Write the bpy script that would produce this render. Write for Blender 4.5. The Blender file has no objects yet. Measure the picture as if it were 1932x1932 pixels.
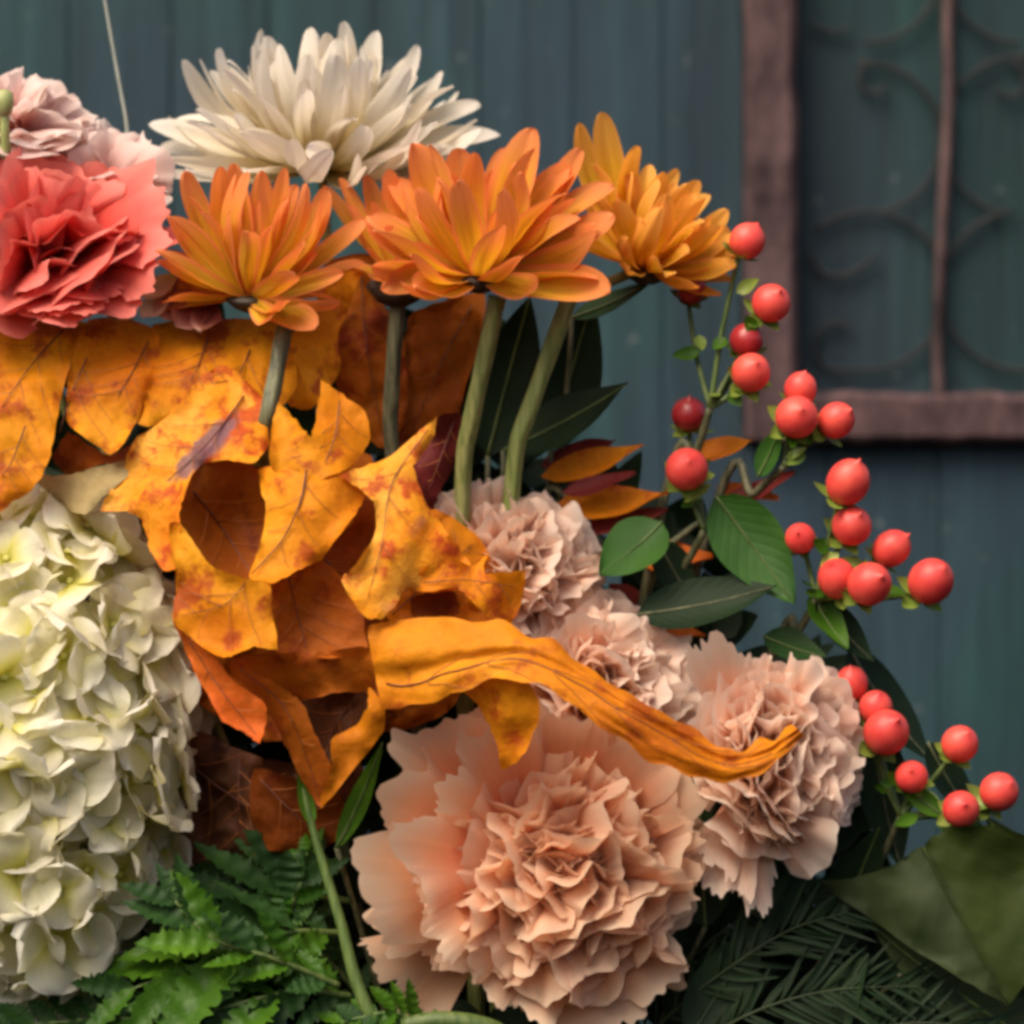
import bpy, math, random
import numpy as np
from mathutils import Vector, noise, geometry

random.seed(7)
rng = np.random.default_rng(7)
scene = bpy.context.scene
COL = scene.collection

# ------------------------------------------------------------------ camera, world, sun, exposure
S = 0.21 / 1932.0            # metres per unit in the bouquet plane
DD = 8200.0                  # camera distance in the same units
ZC = 0.45                    # camera height
cam_d = bpy.data.cameras.new("camera")
cam = bpy.data.objects.new("camera", cam_d)
COL.objects.link(cam)
cam.location = (0, -DD * S, ZC)
cam.rotation_euler = (math.radians(90), 0, 0)
cam_d.sensor_width = 36
cam_d.angle = 2 * math.atan(966.0 / DD)
cam_d.clip_start = 0.05
cam_d.clip_end = 100
cam_d.dof.use_dof = True
cam_d.dof.focus_distance = (DD - 150) * S
cam_d.dof.aperture_fstop = 15
scene.camera = cam

SUN_EL, SUN_AZ = math.radians(52), math.radians(-38)   # azimuth: 0 = straight behind the camera, negative = to its left
world = bpy.data.worlds.new("World")
scene.world = world
world.use_nodes = True
wn = world.node_tree.nodes
sky = wn.new("ShaderNodeTexSky")
sky.sky_type = 'NISHITA'
sky.sun_disc = False
sky.sun_elevation = SUN_EL
sky.sun_rotation = math.pi - SUN_AZ
sky.air_density = 1.0
sky.dust_density = 7.0
sky.ozone_density = 0.6
bg = wn["Background"]
bg.inputs[1].default_value = 0.095
world.node_tree.links.new(sky.outputs[0], bg.inputs[0])
sun_d = bpy.data.lights.new("sun", 'SUN')
sun_d.energy = 1.5
sun_d.angle = math.radians(40)
sun_d.color = (1.0, 0.87, 0.70)
sun = bpy.data.objects.new("sun", sun_d)
COL.objects.link(sun)
to_sun = Vector((math.sin(SUN_AZ) * math.cos(SUN_EL), -math.cos(SUN_AZ) * math.cos(SUN_EL), math.sin(SUN_EL)))
sun.rotation_euler = to_sun.to_track_quat('Z', 'Y').to_euler()
sun.location = (-0.6, -1, 1.6)
vs = scene.view_settings
vs.view_transform = 'Standard'
vs.look = 'None'
vs.exposure = 1.08
vs.gamma = 1.0
scene.render.engine = 'CYCLES'
scene.cycles.filter_width = 3.6
scene.cycles.max_bounces = 8
scene.cycles.diffuse_bounces = 4
scene.cycles.transmission_bounces = 6
scene.cycles.use_denoising = True

# ------------------------------------------------------------------ helpers
def PX(x, y, d=0.0):
    """point seen at (x, y) standing d units behind the bouquet plane"""
    x = np.asarray(x, float); y = np.asarray(y, float); d = np.asarray(d, float)
    k = 1 + d / DD
    return np.stack([(x - 966) * k * S, d * S + 0 * x, ZC + (966 - y) * k * S], -1)

def unit(v):
    v = np.asarray(v, float)
    return v / (np.linalg.norm(v) + 1e-12)

def vec(x, y, z):            # direction: x right, y up in the picture, z towards the camera
    return unit((x, -z, y))

def thing(name, label, cat, group=None, loc=None, kind=None):
    o = bpy.data.objects.new(name, None)
    COL.objects.link(o)
    o.empty_display_size = 0.01
    if loc is not None:
        o.location = loc
    o['label'] = label; o['category'] = cat
    if group: o['group'] = group
    if kind: o['kind'] = kind
    return o

def obj(name, verts, faces, mat, parent=None, uv=None, smooth=True, kind=None, label=None):
    """verts are in world space; the object keeps its origin at their centre"""
    verts = np.asarray(verts, float)
    c = verts.mean(0)
    me = bpy.data.meshes.new(name)
    me.from_pydata((verts - c).tolist(), [], [list(map(int, f)) for f in faces])
    if uv is not None:
        l = me.uv_layers.new(name="UVMap")
        idx = np.empty(len(me.loops), int)
        me.loops.foreach_get("vertex_index", idx)
        l.data.foreach_set("uv", np.asarray(uv, float)[idx].astype(np.float32).ravel())
    if smooth:
        me.polygons.foreach_set("use_smooth", np.ones(len(me.polygons), bool))
    me.update()
    if mat: me.materials.append(mat)
    o = bpy.data.objects.new(name, me)
    COL.objects.link(o)
    if parent is not None:
        o.parent = parent
        pl = Vector((0, 0, 0)); q = parent
        while q is not None:
            pl += q.location; q = q.parent
        o.location = Vector(c) - pl
    else:
        o.location = c
    if kind: o['kind'] = kind
    if label: o['label'] = label
    return o

def grid_faces(nu, nv, off=0):
    f = []
    for j in range(nv - 1):
        for i in range(nu - 1):
            a = off + j * nu + i
            f.append((a, a + 1, a + nu + 1, a + nu))
    return f

class MB:
    def __init__(s): s.v = []; s.f = []; s.uv = []; s.n = 0
    def add(s, v, f, uv=None):
        v = np.asarray(v, float)
        s.v.append(v); s.f += [tuple(i + s.n for i in q) for q in f]
        s.uv.append(np.zeros((len(v), 2)) if uv is None else np.asarray(uv, float))
        s.n += len(v)
    def build(s, name, mat, parent=None, **k):
        return obj(name, np.concatenate(s.v), s.f, mat, parent, uv=np.concatenate(s.uv), **k)

def smoothpath(pts, n):
    pts = np.asarray(pts, float)
    if len(pts) == 2:
        t = np.linspace(0, 1, n)[:, None]
        return pts[0] * (1 - t) + pts[1] * t
    P = np.vstack([2 * pts[0] - pts[1], pts, 2 * pts[-1] - pts[-2]])
    out = []
    for t in np.linspace(0, len(pts) - 1 - 1e-6, n):
        i = int(t); f = t - i
        a, b, c, d = P[i], P[i + 1], P[i + 2], P[i + 3]
        out.append(0.5 * ((2 * b) + (-a + c) * f + (2 * a - 5 * b + 4 * c - d) * f * f + (-a + 3 * b - 3 * c + d) * f ** 3))
    return np.array(out)

def tube(path, r, sides=8, n=14, smooth=True, flute=0.0):
    """path in world metres, r radius (number or (start, end)) in metres"""
    p = smoothpath(path, n) if smooth else np.asarray(path, float)
    n = len(p)
    r0, r1 = (r, r) if np.isscalar(r) else r
    T = np.gradient(p, axis=0)
    T /= np.linalg.norm(T, axis=1)[:, None] + 1e-12
    ref = np.array([0, 1, 0.13]); vs_ = []; uv = []
    for i in range(n):
        a = unit(np.cross(T[i], ref)); b = np.cross(T[i], a)
        rr = r0 + (r1 - r0) * i / (n - 1)
        for k in range(sides):
            t = 2 * math.pi * k / sides
            r3 = rr * (1 + flute * math.cos(5 * t) + flute * 0.6 * math.sin(i * 0.5 + 2 * t))
            vs_.append(p[i] + r3 * (a * math.cos(t) + b * math.sin(t))); uv.append((k / sides, i / (n - 1)))
    f = []
    for i in range(n - 1):
        for k in range(sides):
            k2 = (k + 1) % sides
            f.append((i * sides + k, i * sides + k2, (i + 1) * sides + k2, (i + 1) * sides + k))
    f.append(tuple(range(sides))[::-1]); f.append(tuple((n - 1) * sides + k for k in range(sides)))
    return np.array(vs_), f, np.array(uv)

def box(c0, c1):
    (x0, y0, z0), (x1, y1, z1) = c0, c1
    v = [(x0, y0, z0), (x1, y0, z0), (x1, y1, z0), (x0, y1, z0), (x0, y0, z1), (x1, y0, z1), (x1, y1, z1), (x0, y1, z1)]
    f = [(0, 3, 2, 1), (4, 5, 6, 7), (0, 1, 5, 4), (1, 2, 6, 5), (2, 3, 7, 6), (3, 0, 4, 7)]
    return np.array(v), f

# ------------------------------------------------------------------ materials
def nodes(name):
    m = bpy.data.materials.new(name); m.use_nodes = True
    nt = m.node_tree
    return m, nt, nt.nodes, nt.links, nt.nodes["Principled BSDF"], nt.nodes["Material Output"]

def ramp(N, stops, interp='LINEAR'):
    r = N.new("ShaderNodeValToRGB"); e = r.color_ramp.elements
    r.color_ramp.interpolation = interp
    while len(e) < len(stops): e.new(0.5)
    for q, (p, c) in zip(e, stops):
        q.position = p
        q.color = (*c, 1) if len(c) == 3 else c
    return r

def mixc(N, L, fac, a, b, mode='MIX'):
    m = N.new("ShaderNodeMix"); m.data_type = 'RGBA'; m.blend_type = mode
    for s_, v in ((0, fac), (6, a), (7, b)):
        if isinstance(v, (int, float)): m.inputs[s_].default_value = v
        elif isinstance(v, tuple): m.inputs[s_].default_value = (*v, 1)
        else: L.new(v, m.inputs[s_])
    return m.outputs[2]

def noise_n(N, L, scale, detail=3, coord=None, rough=0.5):
    t = N.new("ShaderNodeTexNoise"); t.inputs["Scale"].default_value = scale
    t.inputs["Detail"].default_value = detail; t.inputs["Roughness"].default_value = rough
    if coord is not None: L.new(coord, t.inputs["Vector"])
    return t.outputs["Fac"]

def math_n(N, L, op, a, b=0.0):
    m = N.new("ShaderNodeMath"); m.operation = op
    for i, v in enumerate((a, b)):
        if isinstance(v, (int, float)): m.inputs[i].default_value = v
        else: L.new(v, m.inputs[i])
    return m.outputs[0]

def thin_out(N, L, B, out, color, transl, tcol=None):
    """leaf or petal: principled surface with some light coming through"""
    t = N.new("ShaderNodeBsdfTranslucent")
    L.new(color if tcol is None else tcol, t.inputs["Color"])
    mx = N.new("ShaderNodeMixShader"); mx.inputs[0].default_value = transl
    L.new(B.outputs[0], mx.inputs[1]); L.new(t.outputs[0], mx.inputs[2])
    L.new(mx.outputs[0], out.inputs["Surface"])

def petal_mat(name, stops, edge=None, edge_w=0.0, rough=0.6, transl=0.25, var=0.12, streak=0.15, bump=0.25, us=14.0):
    m, nt, N, L, B, out = nodes(name)
    uvn = N.new("ShaderNodeUVMap"); uvn.uv_map = "UVMap"
    sp = N.new("ShaderNodeSeparateXYZ"); L.new(uvn.outputs[0], sp.inputs[0])
    oi = N.new("ShaderNodeObjectInfo")
    r = ramp(N, stops); 
    tc = N.new("ShaderNodeTexCoord")
    n1 = noise_n(N, L, 90, 3, tc.outputs["Object"])
    vv = math_n(N, L, 'ADD', sp.outputs[1], math_n(N, L, 'MULTIPLY', math_n(N, L, 'SUBTRACT', n1, 0.5), 0.25))
    L.new(vv, r.inputs[0])
    # streaks that run along the petal
    mp = N.new("ShaderNodeMapping"); mp.inputs["Scale"].default_value = (us, 1.6, 1)
    L.new(uvn.outputs[0], mp.inputs[0])
    ad = N.new("ShaderNodeVectorMath"); ad.operation = 'ADD'
    L.new(mp.outputs[0], ad.inputs[0])
    cb = N.new("ShaderNodeCombineXYZ"); L.new(math_n(N, L, 'MULTIPLY', oi.outputs["Random"], 37.0), cb.inputs[2])
    L.new(cb.outputs[0], ad.inputs[1])
    st = noise_n(N, L, 1.0, 3, ad.outputs[0])
    col = r.outputs[0]
    sr = ramp(N, [(0.3, (1 - streak,) * 3), (0.7, (1 + 0 * streak,) * 3)]); L.new(st, sr.inputs[0])
    col = mixc(N, L, 1.0, col, sr.outputs[0], 'MULTIPLY')
    vr = ramp(N, [(0.0, (1 - var, 1 - 1.25 * var, 1 - 1.5 * var)), (1.0, (1, 1, 1))]); L.new(oi.outputs["Random"], vr.inputs[0])
    col = mixc(N, L, 1.0, col, vr.outputs[0], 'MULTIPLY')
    if edge is not None:
        au = math_n(N, L, 'ABSOLUTE', sp.outputs[0])
        mxm = math_n(N, L, 'MAXIMUM', au, sp.outputs[1])
        er = ramp(N, [(1 - edge_w, (0, 0, 0)), (1.0, (1, 1, 1))]); L.new(mxm, er.inputs[0])
        col = mixc(N, L, er.outputs[0], col, edge)
    L.new(col, B.inputs["Base Color"])
    B.inputs["Roughness"].default_value = rough
    B.inputs["Specular IOR Level"].default_value = 0.14
    bp = N.new("ShaderNodeBump"); bp.inputs["Strength"].default_value = bump; bp.inputs["Distance"].default_value = 0.0004
    L.new(st, bp.inputs["Height"]); L.new(bp.outputs[0], B.inputs["Normal"])
    gm = N.new('ShaderNodeGamma'); L.new(col, gm.inputs[0]); gm.inputs[1].default_value = 1.25
    thin_out(N, L, B, out, col, transl, gm.outputs[0])
    return m

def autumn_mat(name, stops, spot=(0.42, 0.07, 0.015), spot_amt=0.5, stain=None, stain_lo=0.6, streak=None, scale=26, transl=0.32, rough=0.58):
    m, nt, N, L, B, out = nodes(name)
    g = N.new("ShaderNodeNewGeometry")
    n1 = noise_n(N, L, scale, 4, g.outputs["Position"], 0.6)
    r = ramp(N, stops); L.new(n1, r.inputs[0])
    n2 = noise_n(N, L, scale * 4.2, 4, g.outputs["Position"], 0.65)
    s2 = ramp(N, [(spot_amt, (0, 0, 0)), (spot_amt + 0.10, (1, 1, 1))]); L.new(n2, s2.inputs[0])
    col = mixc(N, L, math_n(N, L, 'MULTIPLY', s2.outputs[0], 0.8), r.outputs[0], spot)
    if stain:
        n3 = noise_n(N, L, scale * 1.6, 2, g.outputs["Position"], 0.4)
        s3 = ramp(N, [(stain_lo, (0, 0, 0)), (stain_lo + 0.08, (1, 1, 1))]); L.new(n3, s3.inputs[0])
        col = mixc(N, L, math_n(N, L, 'MULTIPLY', s3.outputs[0], 0.8), col, stain)
    if streak:
        a_, b_, w_ = streak; ce = (a_ + b_) / 2; ax_ = unit(b_ - a_); hl = np.linalg.norm(b_ - a_) / 2
        pe = unit(np.cross(ax_, (0, -1, 0)))
        sb = N.new("ShaderNodeVectorMath"); sb.operation = 'SUBTRACT'; L.new(g.outputs["Position"], sb.inputs[0]); sb.inputs[1].default_value = tuple(ce)
        qs = []
        for dv, ln in ((ax_, hl), (pe, w_)):
            dt = N.new("ShaderNodeVectorMath"); dt.operation = 'DOT_PRODUCT'; L.new(sb.outputs[0], dt.inputs[0]); dt.inputs[1].default_value = tuple(dv / ln)
            qs.append(math_n(N, L, 'POWER', math_n(N, L, 'ABSOLUTE', dt.outputs["Value"]), 2.0))
        di = math_n(N, L, 'ADD', math_n(N, L, 'ADD', qs[0], qs[1]), math_n(N, L, 'MULTIPLY', math_n(N, L, 'SUBTRACT', n2, 0.5), 3.0))
        rs = ramp(N, [(0.5, (1, 1, 1)), (1.0, (0, 0, 0))]); L.new(di, rs.inputs[0])
        col = mixc(N, L, math_n(N, L, 'MULTIPLY', rs.outputs[0], 0.85), col, (0.20, 0.115, 0.155))
    n4 = noise_n(N, L, scale * 22, 3, g.outputs["Position"], 0.7)
    r4 = ramp(N, [(0.3, (0.82, 0.78, 0.74)), (0.65, (1, 1, 1))]); L.new(n4, r4.inputs[0])
    col = mixc(N, L, 1.0, col, r4.outputs[0], 'MULTIPLY')
    L.new(col, B.inputs["Base Color"])
    B.inputs["Roughness"].default_value = rough
    B.inputs["Specular IOR Level"].default_value = 0.15
    bp = N.new("ShaderNodeBump"); bp.inputs["Strength"].default_value = 0.5; bp.inputs["Distance"].default_value = 0.0006
    hm = math_n(N, L, 'ADD', n4, math_n(N, L, 'MULTIPLY', n2, 1.5))
    L.new(hm, bp.inputs["Height"]); L.new(bp.outputs[0], B.inputs["Normal"])
    thin_out(N, L, B, out, col, transl)
    return m

def green_mat(name, c0, c1, rough=0.42, transl=0.15, scale=60, vein=None):
    m, nt, N, L, B, out = nodes(name)
    g = N.new("ShaderNodeNewGeometry"); oi = N.new("ShaderNodeObjectInfo")
    n1 = noise_n(N, L, scale, 4, g.outputs["Position"], 0.6)
    r = ramp(N, [(0.3, c0), (0.7, c1)]); L.new(n1, r.inputs[0])
    vr = ramp(N, [(0, (0.75, 0.8, 0.8)), (1, (1.0, 1.0, 1.0))]); L.new(oi.outputs["Random"], vr.inputs[0])
    col = mixc(N, L, 1.0, r.outputs[0], vr.outputs[0], 'MULTIPLY')
    uvn = N.new("ShaderNodeUVMap"); uvn.uv_map = "UVMap"
    # side veins: a slanted wave over the blade
    sp = N.new("ShaderNodeSeparateXYZ"); L.new(uvn.outputs[0], sp.inputs[0])
    ph = math_n(N, L, 'SUBTRACT', math_n(N, L, 'MULTIPLY', sp.outputs[1], 60.0), math_n(N, L, 'MULTIPLY', math_n(N, L, 'ABSOLUTE', sp.outputs[0]), 18.0))
    sn = math_n(N, L, 'POWER', math_n(N, L, 'ABSOLUTE', math_n(N, L, 'SINE', math_n(N, L, 'MULTIPLY', ph, 0.5))), 0.4)
    hv = math_n(N, L, 'ADD', sn, n1)
    if vein is not None:
        vf = ramp(N, [(0.15, (1, 1, 1)), (0.6, (0, 0, 0))]); L.new(sn, vf.inputs[0])
        col = mixc(N, L, math_n(N, L, 'MULTIPLY', vf.outputs[0], 0.35), col, vein)
    L.new(col, B.inputs["Base Color"])
    B.inputs["Roughness"].default_value = rough
    B.inputs["Specular IOR Level"].default_value = 0.18
    bp = N.new("ShaderNodeBump"); bp.inputs["Strength"].default_value = 0.16; bp.inputs["Distance"].default_value = 0.0005
    L.new(hv, bp.inputs["Height"]); L.new(bp.outputs[0], B.inputs["Normal"])
    thin_out(N, L, B, out, col, transl)
    return m

def solid_mat(name, c0, c1, scale=80, rough=0.5, spec=0.4, bump=0.2, stretch=(1, 1, 1), coat=0.0, lo=0.35, hi=0.65, bdist=0.0006):
    m, nt, N, L, B, out = nodes(name)
    g = N.new("ShaderNodeNewGeometry")
    mp = N.new("ShaderNodeMapping"); mp.inputs["Scale"].default_value = stretch; L.new(g.outputs["Position"], mp.inputs[0])
    n1 = noise_n(N, L, scale, 5, mp.outputs[0], 0.62)
    r = ramp(N, [(lo, c0), (hi, c1)]); L.new(n1, r.inputs[0])
    oi = N.new('ShaderNodeObjectInfo'); vr = ramp(N, [(0, (0.82, 0.72, 0.8)), (1, (1, 1, 1))]); L.new(oi.outputs['Random'], vr.inputs[0])
    L.new(mixc(N, L, 1.0, r.outputs[0], vr.outputs[0], 'MULTIPLY'), B.inputs["Base Color"])
    B.inputs["Roughness"].default_value = rough
    B.inputs["Specular IOR Level"].default_value = spec
    B.inputs["Coat Weight"].default_value = coat
    bp = N.new("ShaderNodeBump"); bp.inputs["Strength"].default_value = bump; bp.inputs["Distance"].default_value = bdist
    L.new(n1, bp.inputs["Height"]); L.new(bp.outputs[0], B.inputs["Normal"])
    return m

def teal_mat(name, dark=1.0):
    """weathered teal paint with streaks along the boards, bluish and greenish patches and small chips"""
    m, nt, N, L, B, out = nodes(name)
    g = N.new("ShaderNodeNewGeometry"); oi = N.new("ShaderNodeObjectInfo")
    mp = N.new("ShaderNodeMapping"); mp.inputs["Scale"].default_value = (1, 1, 0.07); L.new(g.outputs["Position"], mp.inputs[0])
    st = noise_n(N, L, 170, 4, mp.outputs[0], 0.65)
    st2 = noise_n(N, L, 45, 3, mp.outputs[0], 0.5)
    pa = noise_n(N, L, 11, 3, g.outputs["Position"], 0.5)
    k = dark
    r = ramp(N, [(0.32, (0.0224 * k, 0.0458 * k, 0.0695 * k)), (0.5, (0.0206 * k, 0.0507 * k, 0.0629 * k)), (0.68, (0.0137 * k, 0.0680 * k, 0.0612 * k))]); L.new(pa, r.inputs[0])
    r1 = ramp(N, [(0.28, (0.5, 0.52, 0.56)), (0.72, (1.2, 1.18, 1.16))]); L.new(st, r1.inputs[0])
    r2 = ramp(N, [(0.3, (0.68, 0.70, 0.76)), (0.7, (1.15, 1.15, 1.12))]); L.new(st2, r2.inputs[0])
    col = mixc(N, L, 1.0, r.outputs[0], r1.outputs[0], 'MULTIPLY')
    col = mixc(N, L, 1.0, col, r2.outputs[0], 'MULTIPLY')
    vr = ramp(N, [(0, (0.85, 0.87, 0.9)), (1, (1, 1, 1))]); L.new(oi.outputs["Random"], vr.inputs[0])
    col = mixc(N, L, 1.0, col, vr.outputs[0], 'MULTIPLY')
    ch = noise_n(N, L, 330, 2, g.outputs["Position"], 0.5)
    cr = ramp(N, [(0.72, (0, 0, 0)), (0.78, (1, 1, 1))]); L.new(ch, cr.inputs[0])
    col = mixc(N, L, math_n(N, L, 'MULTIPLY', cr.outputs[0], 0.45), col, (0.20, 0.22, 0.21))
    L.new(col, B.inputs["Base Color"])
    B.inputs["Roughness"].default_value = 0.62
    B.inputs["Specular IOR Level"].default_value = 0.3
    bp = N.new("ShaderNodeBump"); bp.inputs["Strength"].default_value = 0.4; bp.inputs["Distance"].default_value = 0.0015
    L.new(math_n(N, L, 'ADD', st, st2), bp.inputs["Height"]); L.new(bp.outputs[0], B.inputs["Normal"])
    return m

M = {}
M['teal'] = teal_mat('weathered_teal_paint')
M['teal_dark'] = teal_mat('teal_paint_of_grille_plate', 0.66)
M['rust'] = solid_mat('rusty_iron', (0.018, 0.011, 0.012), (0.14, 0.09, 0.084), scale=120, rough=0.75, spec=0.25, bump=0.8, stretch=(1, 1, 0.45), lo=0.32, hi=0.72, bdist=0.0015)
M['iron'] = solid_mat('dark_painted_iron', (0.007, 0.009, 0.010), (0.018, 0.019, 0.019), scale=150, rough=0.7, bump=0.5)
M['white_petal'] = petal_mat('cream_petal', [(0.0, (0.74, 0.58, 0.12)), (0.25, (0.87, 0.76, 0.40)), (0.6, (0.91, 0.84, 0.68)), (1, (0.93, 0.88, 0.80))], transl=0.52, streak=0.10, us=7)
M['orange_petal'] = petal_mat('bronze_orange_petal', [(0.0, (0.91, 0.54, 0.03)), (0.35, (0.94, 0.60, 0.05)), (0.65, (0.92, 0.48, 0.045)), (1, (0.88, 0.34, 0.06))], edge=(0.88, 0.31, 0.11), edge_w=0.38, transl=0.52, streak=0.25, us=5, var=0.16)
M['yellow_petal'] = petal_mat('amber_petal', [(0.0, (0.84, 0.36, 0.012)), (0.4, (0.92, 0.52, 0.025)), (1, (0.92, 0.46, 0.05))], edge=(0.93, 0.46, 0.10), edge_w=0.35, transl=0.52, streak=0.22, us=5, var=0.16)
M['coral'] = petal_mat('coral_petal', [(0.0, (0.58, 0.025, 0.018)), (0.5, (0.76, 0.08, 0.06)), (0.82, (0.87, 0.18, 0.145)), (1, (0.91, 0.29, 0.24))], transl=0.42, streak=0.12, us=10, var=0.16)  # ramp base deepened to paint the red shadows between petals
M['peach'] = petal_mat('peach_petal', [(0.0, (0.74, 0.13, 0.05)), (0.5, (0.89, 0.29, 0.13)), (0.78, (0.95, 0.52, 0.30)), (1, (0.96, 0.73, 0.54))], transl=0.54, streak=0.06, us=10, var=0.10)  # deep ramp base paints a warm glow into the gaps between petals
M['pale_peach'] = petal_mat('pale_peach_petal', [(0.0, (0.74, 0.19, 0.09)), (0.5, (0.89, 0.41, 0.25)), (0.78, (0.95, 0.63, 0.46)), (1, (0.96, 0.81, 0.69))], transl=0.54, streak=0.06, us=10, var=0.10)  # deep base likewise paints the shade in gaps between ruffles
M['pale_pink'] = petal_mat('pale_pink_petal', [(0.0, (0.86, 0.30, 0.25)), (0.5, (0.93, 0.60, 0.53)), (1, (0.95, 0.82, 0.77))], transl=0.55, streak=0.10, us=10, var=0.12)
M['dusky'] = petal_mat('dusky_pink_petal', [(0.0, (0.26, 0.03, 0.03)), (0.6, (0.42, 0.12, 0.09)), (1, (0.62, 0.34, 0.26))], transl=0.2, streak=0.2)
M['hydrangea'] = petal_mat('hydrangea_petal', [(0.0, (0.50, 0.48, 0.03)), (0.20, (0.80, 0.76, 0.24)), (0.5, (0.92, 0.885, 0.60)), (1, (0.95, 0.92, 0.80))], transl=0.52, streak=0.08, us=12, var=0.09, bump=0.35)
M['hydrangea_bud'] = solid_mat('hydrangea_floret_eye', (0.40, 0.42, 0.06), (0.55, 0.55, 0.14), scale=300)
M['hydrangea_core'] = solid_mat('hydrangea_green_stalks', (0.10, 0.12, 0.02), (0.26, 0.27, 0.05), scale=200)
M['autumn'] = autumn_mat('yellow_orange_leaf', [(0.28, (0.60, 0.12, 0.005)), (0.45, (0.80, 0.27, 0.007)), (0.7, (0.86, 0.40, 0.016))], spot=(0.40, 0.05, 0.015), spot_amt=0.52, transl=0.4)
M['autumn_mottled'] = autumn_mat('mottled_orange_leaf', [(0.3, (0.74, 0.14, 0.006)), (0.5, (0.86, 0.33, 0.015)), (0.7, (0.88, 0.48, 0.08))], spot=(0.48, 0.045, 0.015), spot_amt=0.50, stain=(0.42, 0.14, 0.12), stain_lo=0.60, scale=38, streak=(PX(468, 765, -80), PX(325, 915, -140), 26 * S))
M['autumn_deep'] = autumn_mat('deep_orange_leaf', [(0.28, (0.46, 0.10, 0.005)), (0.5, (0.68, 0.21, 0.006)), (0.7, (0.84, 0.33, 0.01))], spot=(0.42, 0.06, 0.01), spot_amt=0.57)
M['autumn_rust'] = autumn_mat('rust_orange_leaf', [(0.28, (0.28, 0.055, 0.006)), (0.5, (0.46, 0.12, 0.008)), (0.7, (0.58, 0.19, 0.012))], spot=(0.26, 0.03, 0.01), spot_amt=0.54)
M['tan_leaf'] = autumn_mat('tan_leaf_back', [(0.3, (0.30, 0.22, 0.09)), (0.7, (0.48, 0.38, 0.18))], spot=(0.3, 0.16, 0.05), spot_amt=0.6)
M['autumn_gold'] = autumn_mat('golden_orange_leaf', [(0.3, (0.50, 0.13, 0.005)), (0.5, (0.72, 0.24, 0.007)), (0.7, (0.82, 0.34, 0.014))], spot=(0.40, 0.08, 0.01), spot_amt=0.55)
M['autumn_red'] = autumn_mat('red_orange_leaf', [(0.3, (0.62, 0.09, 0.008)), (0.7, (0.84, 0.22, 0.03))], spot_amt=0.7)
M['autumn_brown_and_shade'] = autumn_mat('brown_leaf_and_hollow_shade', [(0.3, (0.13, 0.024, 0.003)), (0.5, (0.24, 0.055, 0.005)), (0.7, (0.34, 0.10, 0.008))], spot=(0.12, 0.015, 0.006), spot_amt=0.56)  # brown leaf colour, also painted in as shade inside hollows
M['autumn_dark_and_shade'] = autumn_mat('dark_leaf_and_opening_shade', [(0.3, (0.05, 0.022, 0.012)), (0.7, (0.16, 0.05, 0.016))], spot=(0.03, 0.012, 0.01), spot_amt=0.6, transl=0.1)  # dark leaf colour, also painted in as shade in the loop opening
M['burgundy'] = autumn_mat('burgundy_leaf', [(0.3, (0.09, 0.010, 0.010)), (0.7, (0.19, 0.022, 0.016))], spot=(0.05, 0.008, 0.01), spot_amt=0.6, transl=0.12)
M['vein'] = solid_mat('leaf_vein', (0.07, 0.02, 0.012), (0.16, 0.05, 0.02), scale=300)
M['vein_fine'] = solid_mat('fine_leaf_vein', (0.28, 0.08, 0.015), (0.42, 0.14, 0.02), scale=300)
M['green_leaf'] = green_mat('mid_green_leaf', (0.020, 0.068, 0.010), (0.048, 0.125, 0.020))
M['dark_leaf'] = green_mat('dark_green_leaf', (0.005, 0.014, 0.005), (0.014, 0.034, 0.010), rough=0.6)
M['olive_leaf'] = green_mat('olive_green_leaf', (0.016, 0.028, 0.0035), (0.032, 0.047, 0.006), vein=(0.042, 0.053, 0.012), rough=0.6)
M['grey_leaf'] = green_mat('grey_green_leaf_back', (0.018, 0.031, 0.008), (0.042, 0.058, 0.018), vein=(0.026, 0.038, 0.012), scale=30, rough=0.65)
M['bright_leaf'] = green_mat('fresh_green_leaflet', (0.018, 0.066, 0.005), (0.085, 0.19, 0.010), transl=0.25, scale=45)
M['dusk_leaf'] = green_mat('deep_green_leaflet', (0.010, 0.032, 0.007), (0.028, 0.075, 0.014), rough=0.55)
M['stem'] = solid_mat('green_stem', (0.12, 0.17, 0.035), (0.30, 0.34, 0.11), scale=200, stretch=(4, 4, 0.15), rough=0.55, bump=0.5, bdist=0.001)
M['stem_dark'] = solid_mat('dark_green_stem', (0.045, 0.06, 0.025), (0.19, 0.20, 0.10), scale=200, stretch=(4, 4, 0.15), rough=0.55, bump=0.5, bdist=0.001)
M['stem_fresh'] = solid_mat('fresh_green_stem', (0.04, 0.085, 0.012), (0.115, 0.17, 0.04), scale=160, stretch=(4, 4, 0.3), rough=0.55)
M['stem_shade'] = solid_mat('deep_green_rachis', (0.012, 0.024, 0.006), (0.03, 0.05, 0.014), scale=120, rough=0.6)
M['calyx'] = solid_mat('dark_calyx', (0.02, 0.014, 0.012), (0.06, 0.05, 0.03), scale=200, rough=0.6)
M['calyx_green'] = solid_mat('pale_green_calyx', (0.26, 0.32, 0.09), (0.46, 0.50, 0.22), scale=120, rough=0.5)
M['berry'] = solid_mat('coral_red_berry', (0.62, 0.042, 0.038), (0.79, 0.105, 0.066), scale=170, rough=0.45, spec=0.4, bump=0.14, lo=0.35, hi=0.75)
M['berry_dark'] = solid_mat('deep_red_berry', (0.30, 0.014, 0.018), (0.42, 0.03, 0.03), scale=110, rough=0.36, spec=0.5, bump=0.08)
M['sepal'] = solid_mat('yellow_green_sepal', (0.11, 0.19, 0.02), (0.24, 0.32, 0.05), scale=160, rough=0.5)
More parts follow.
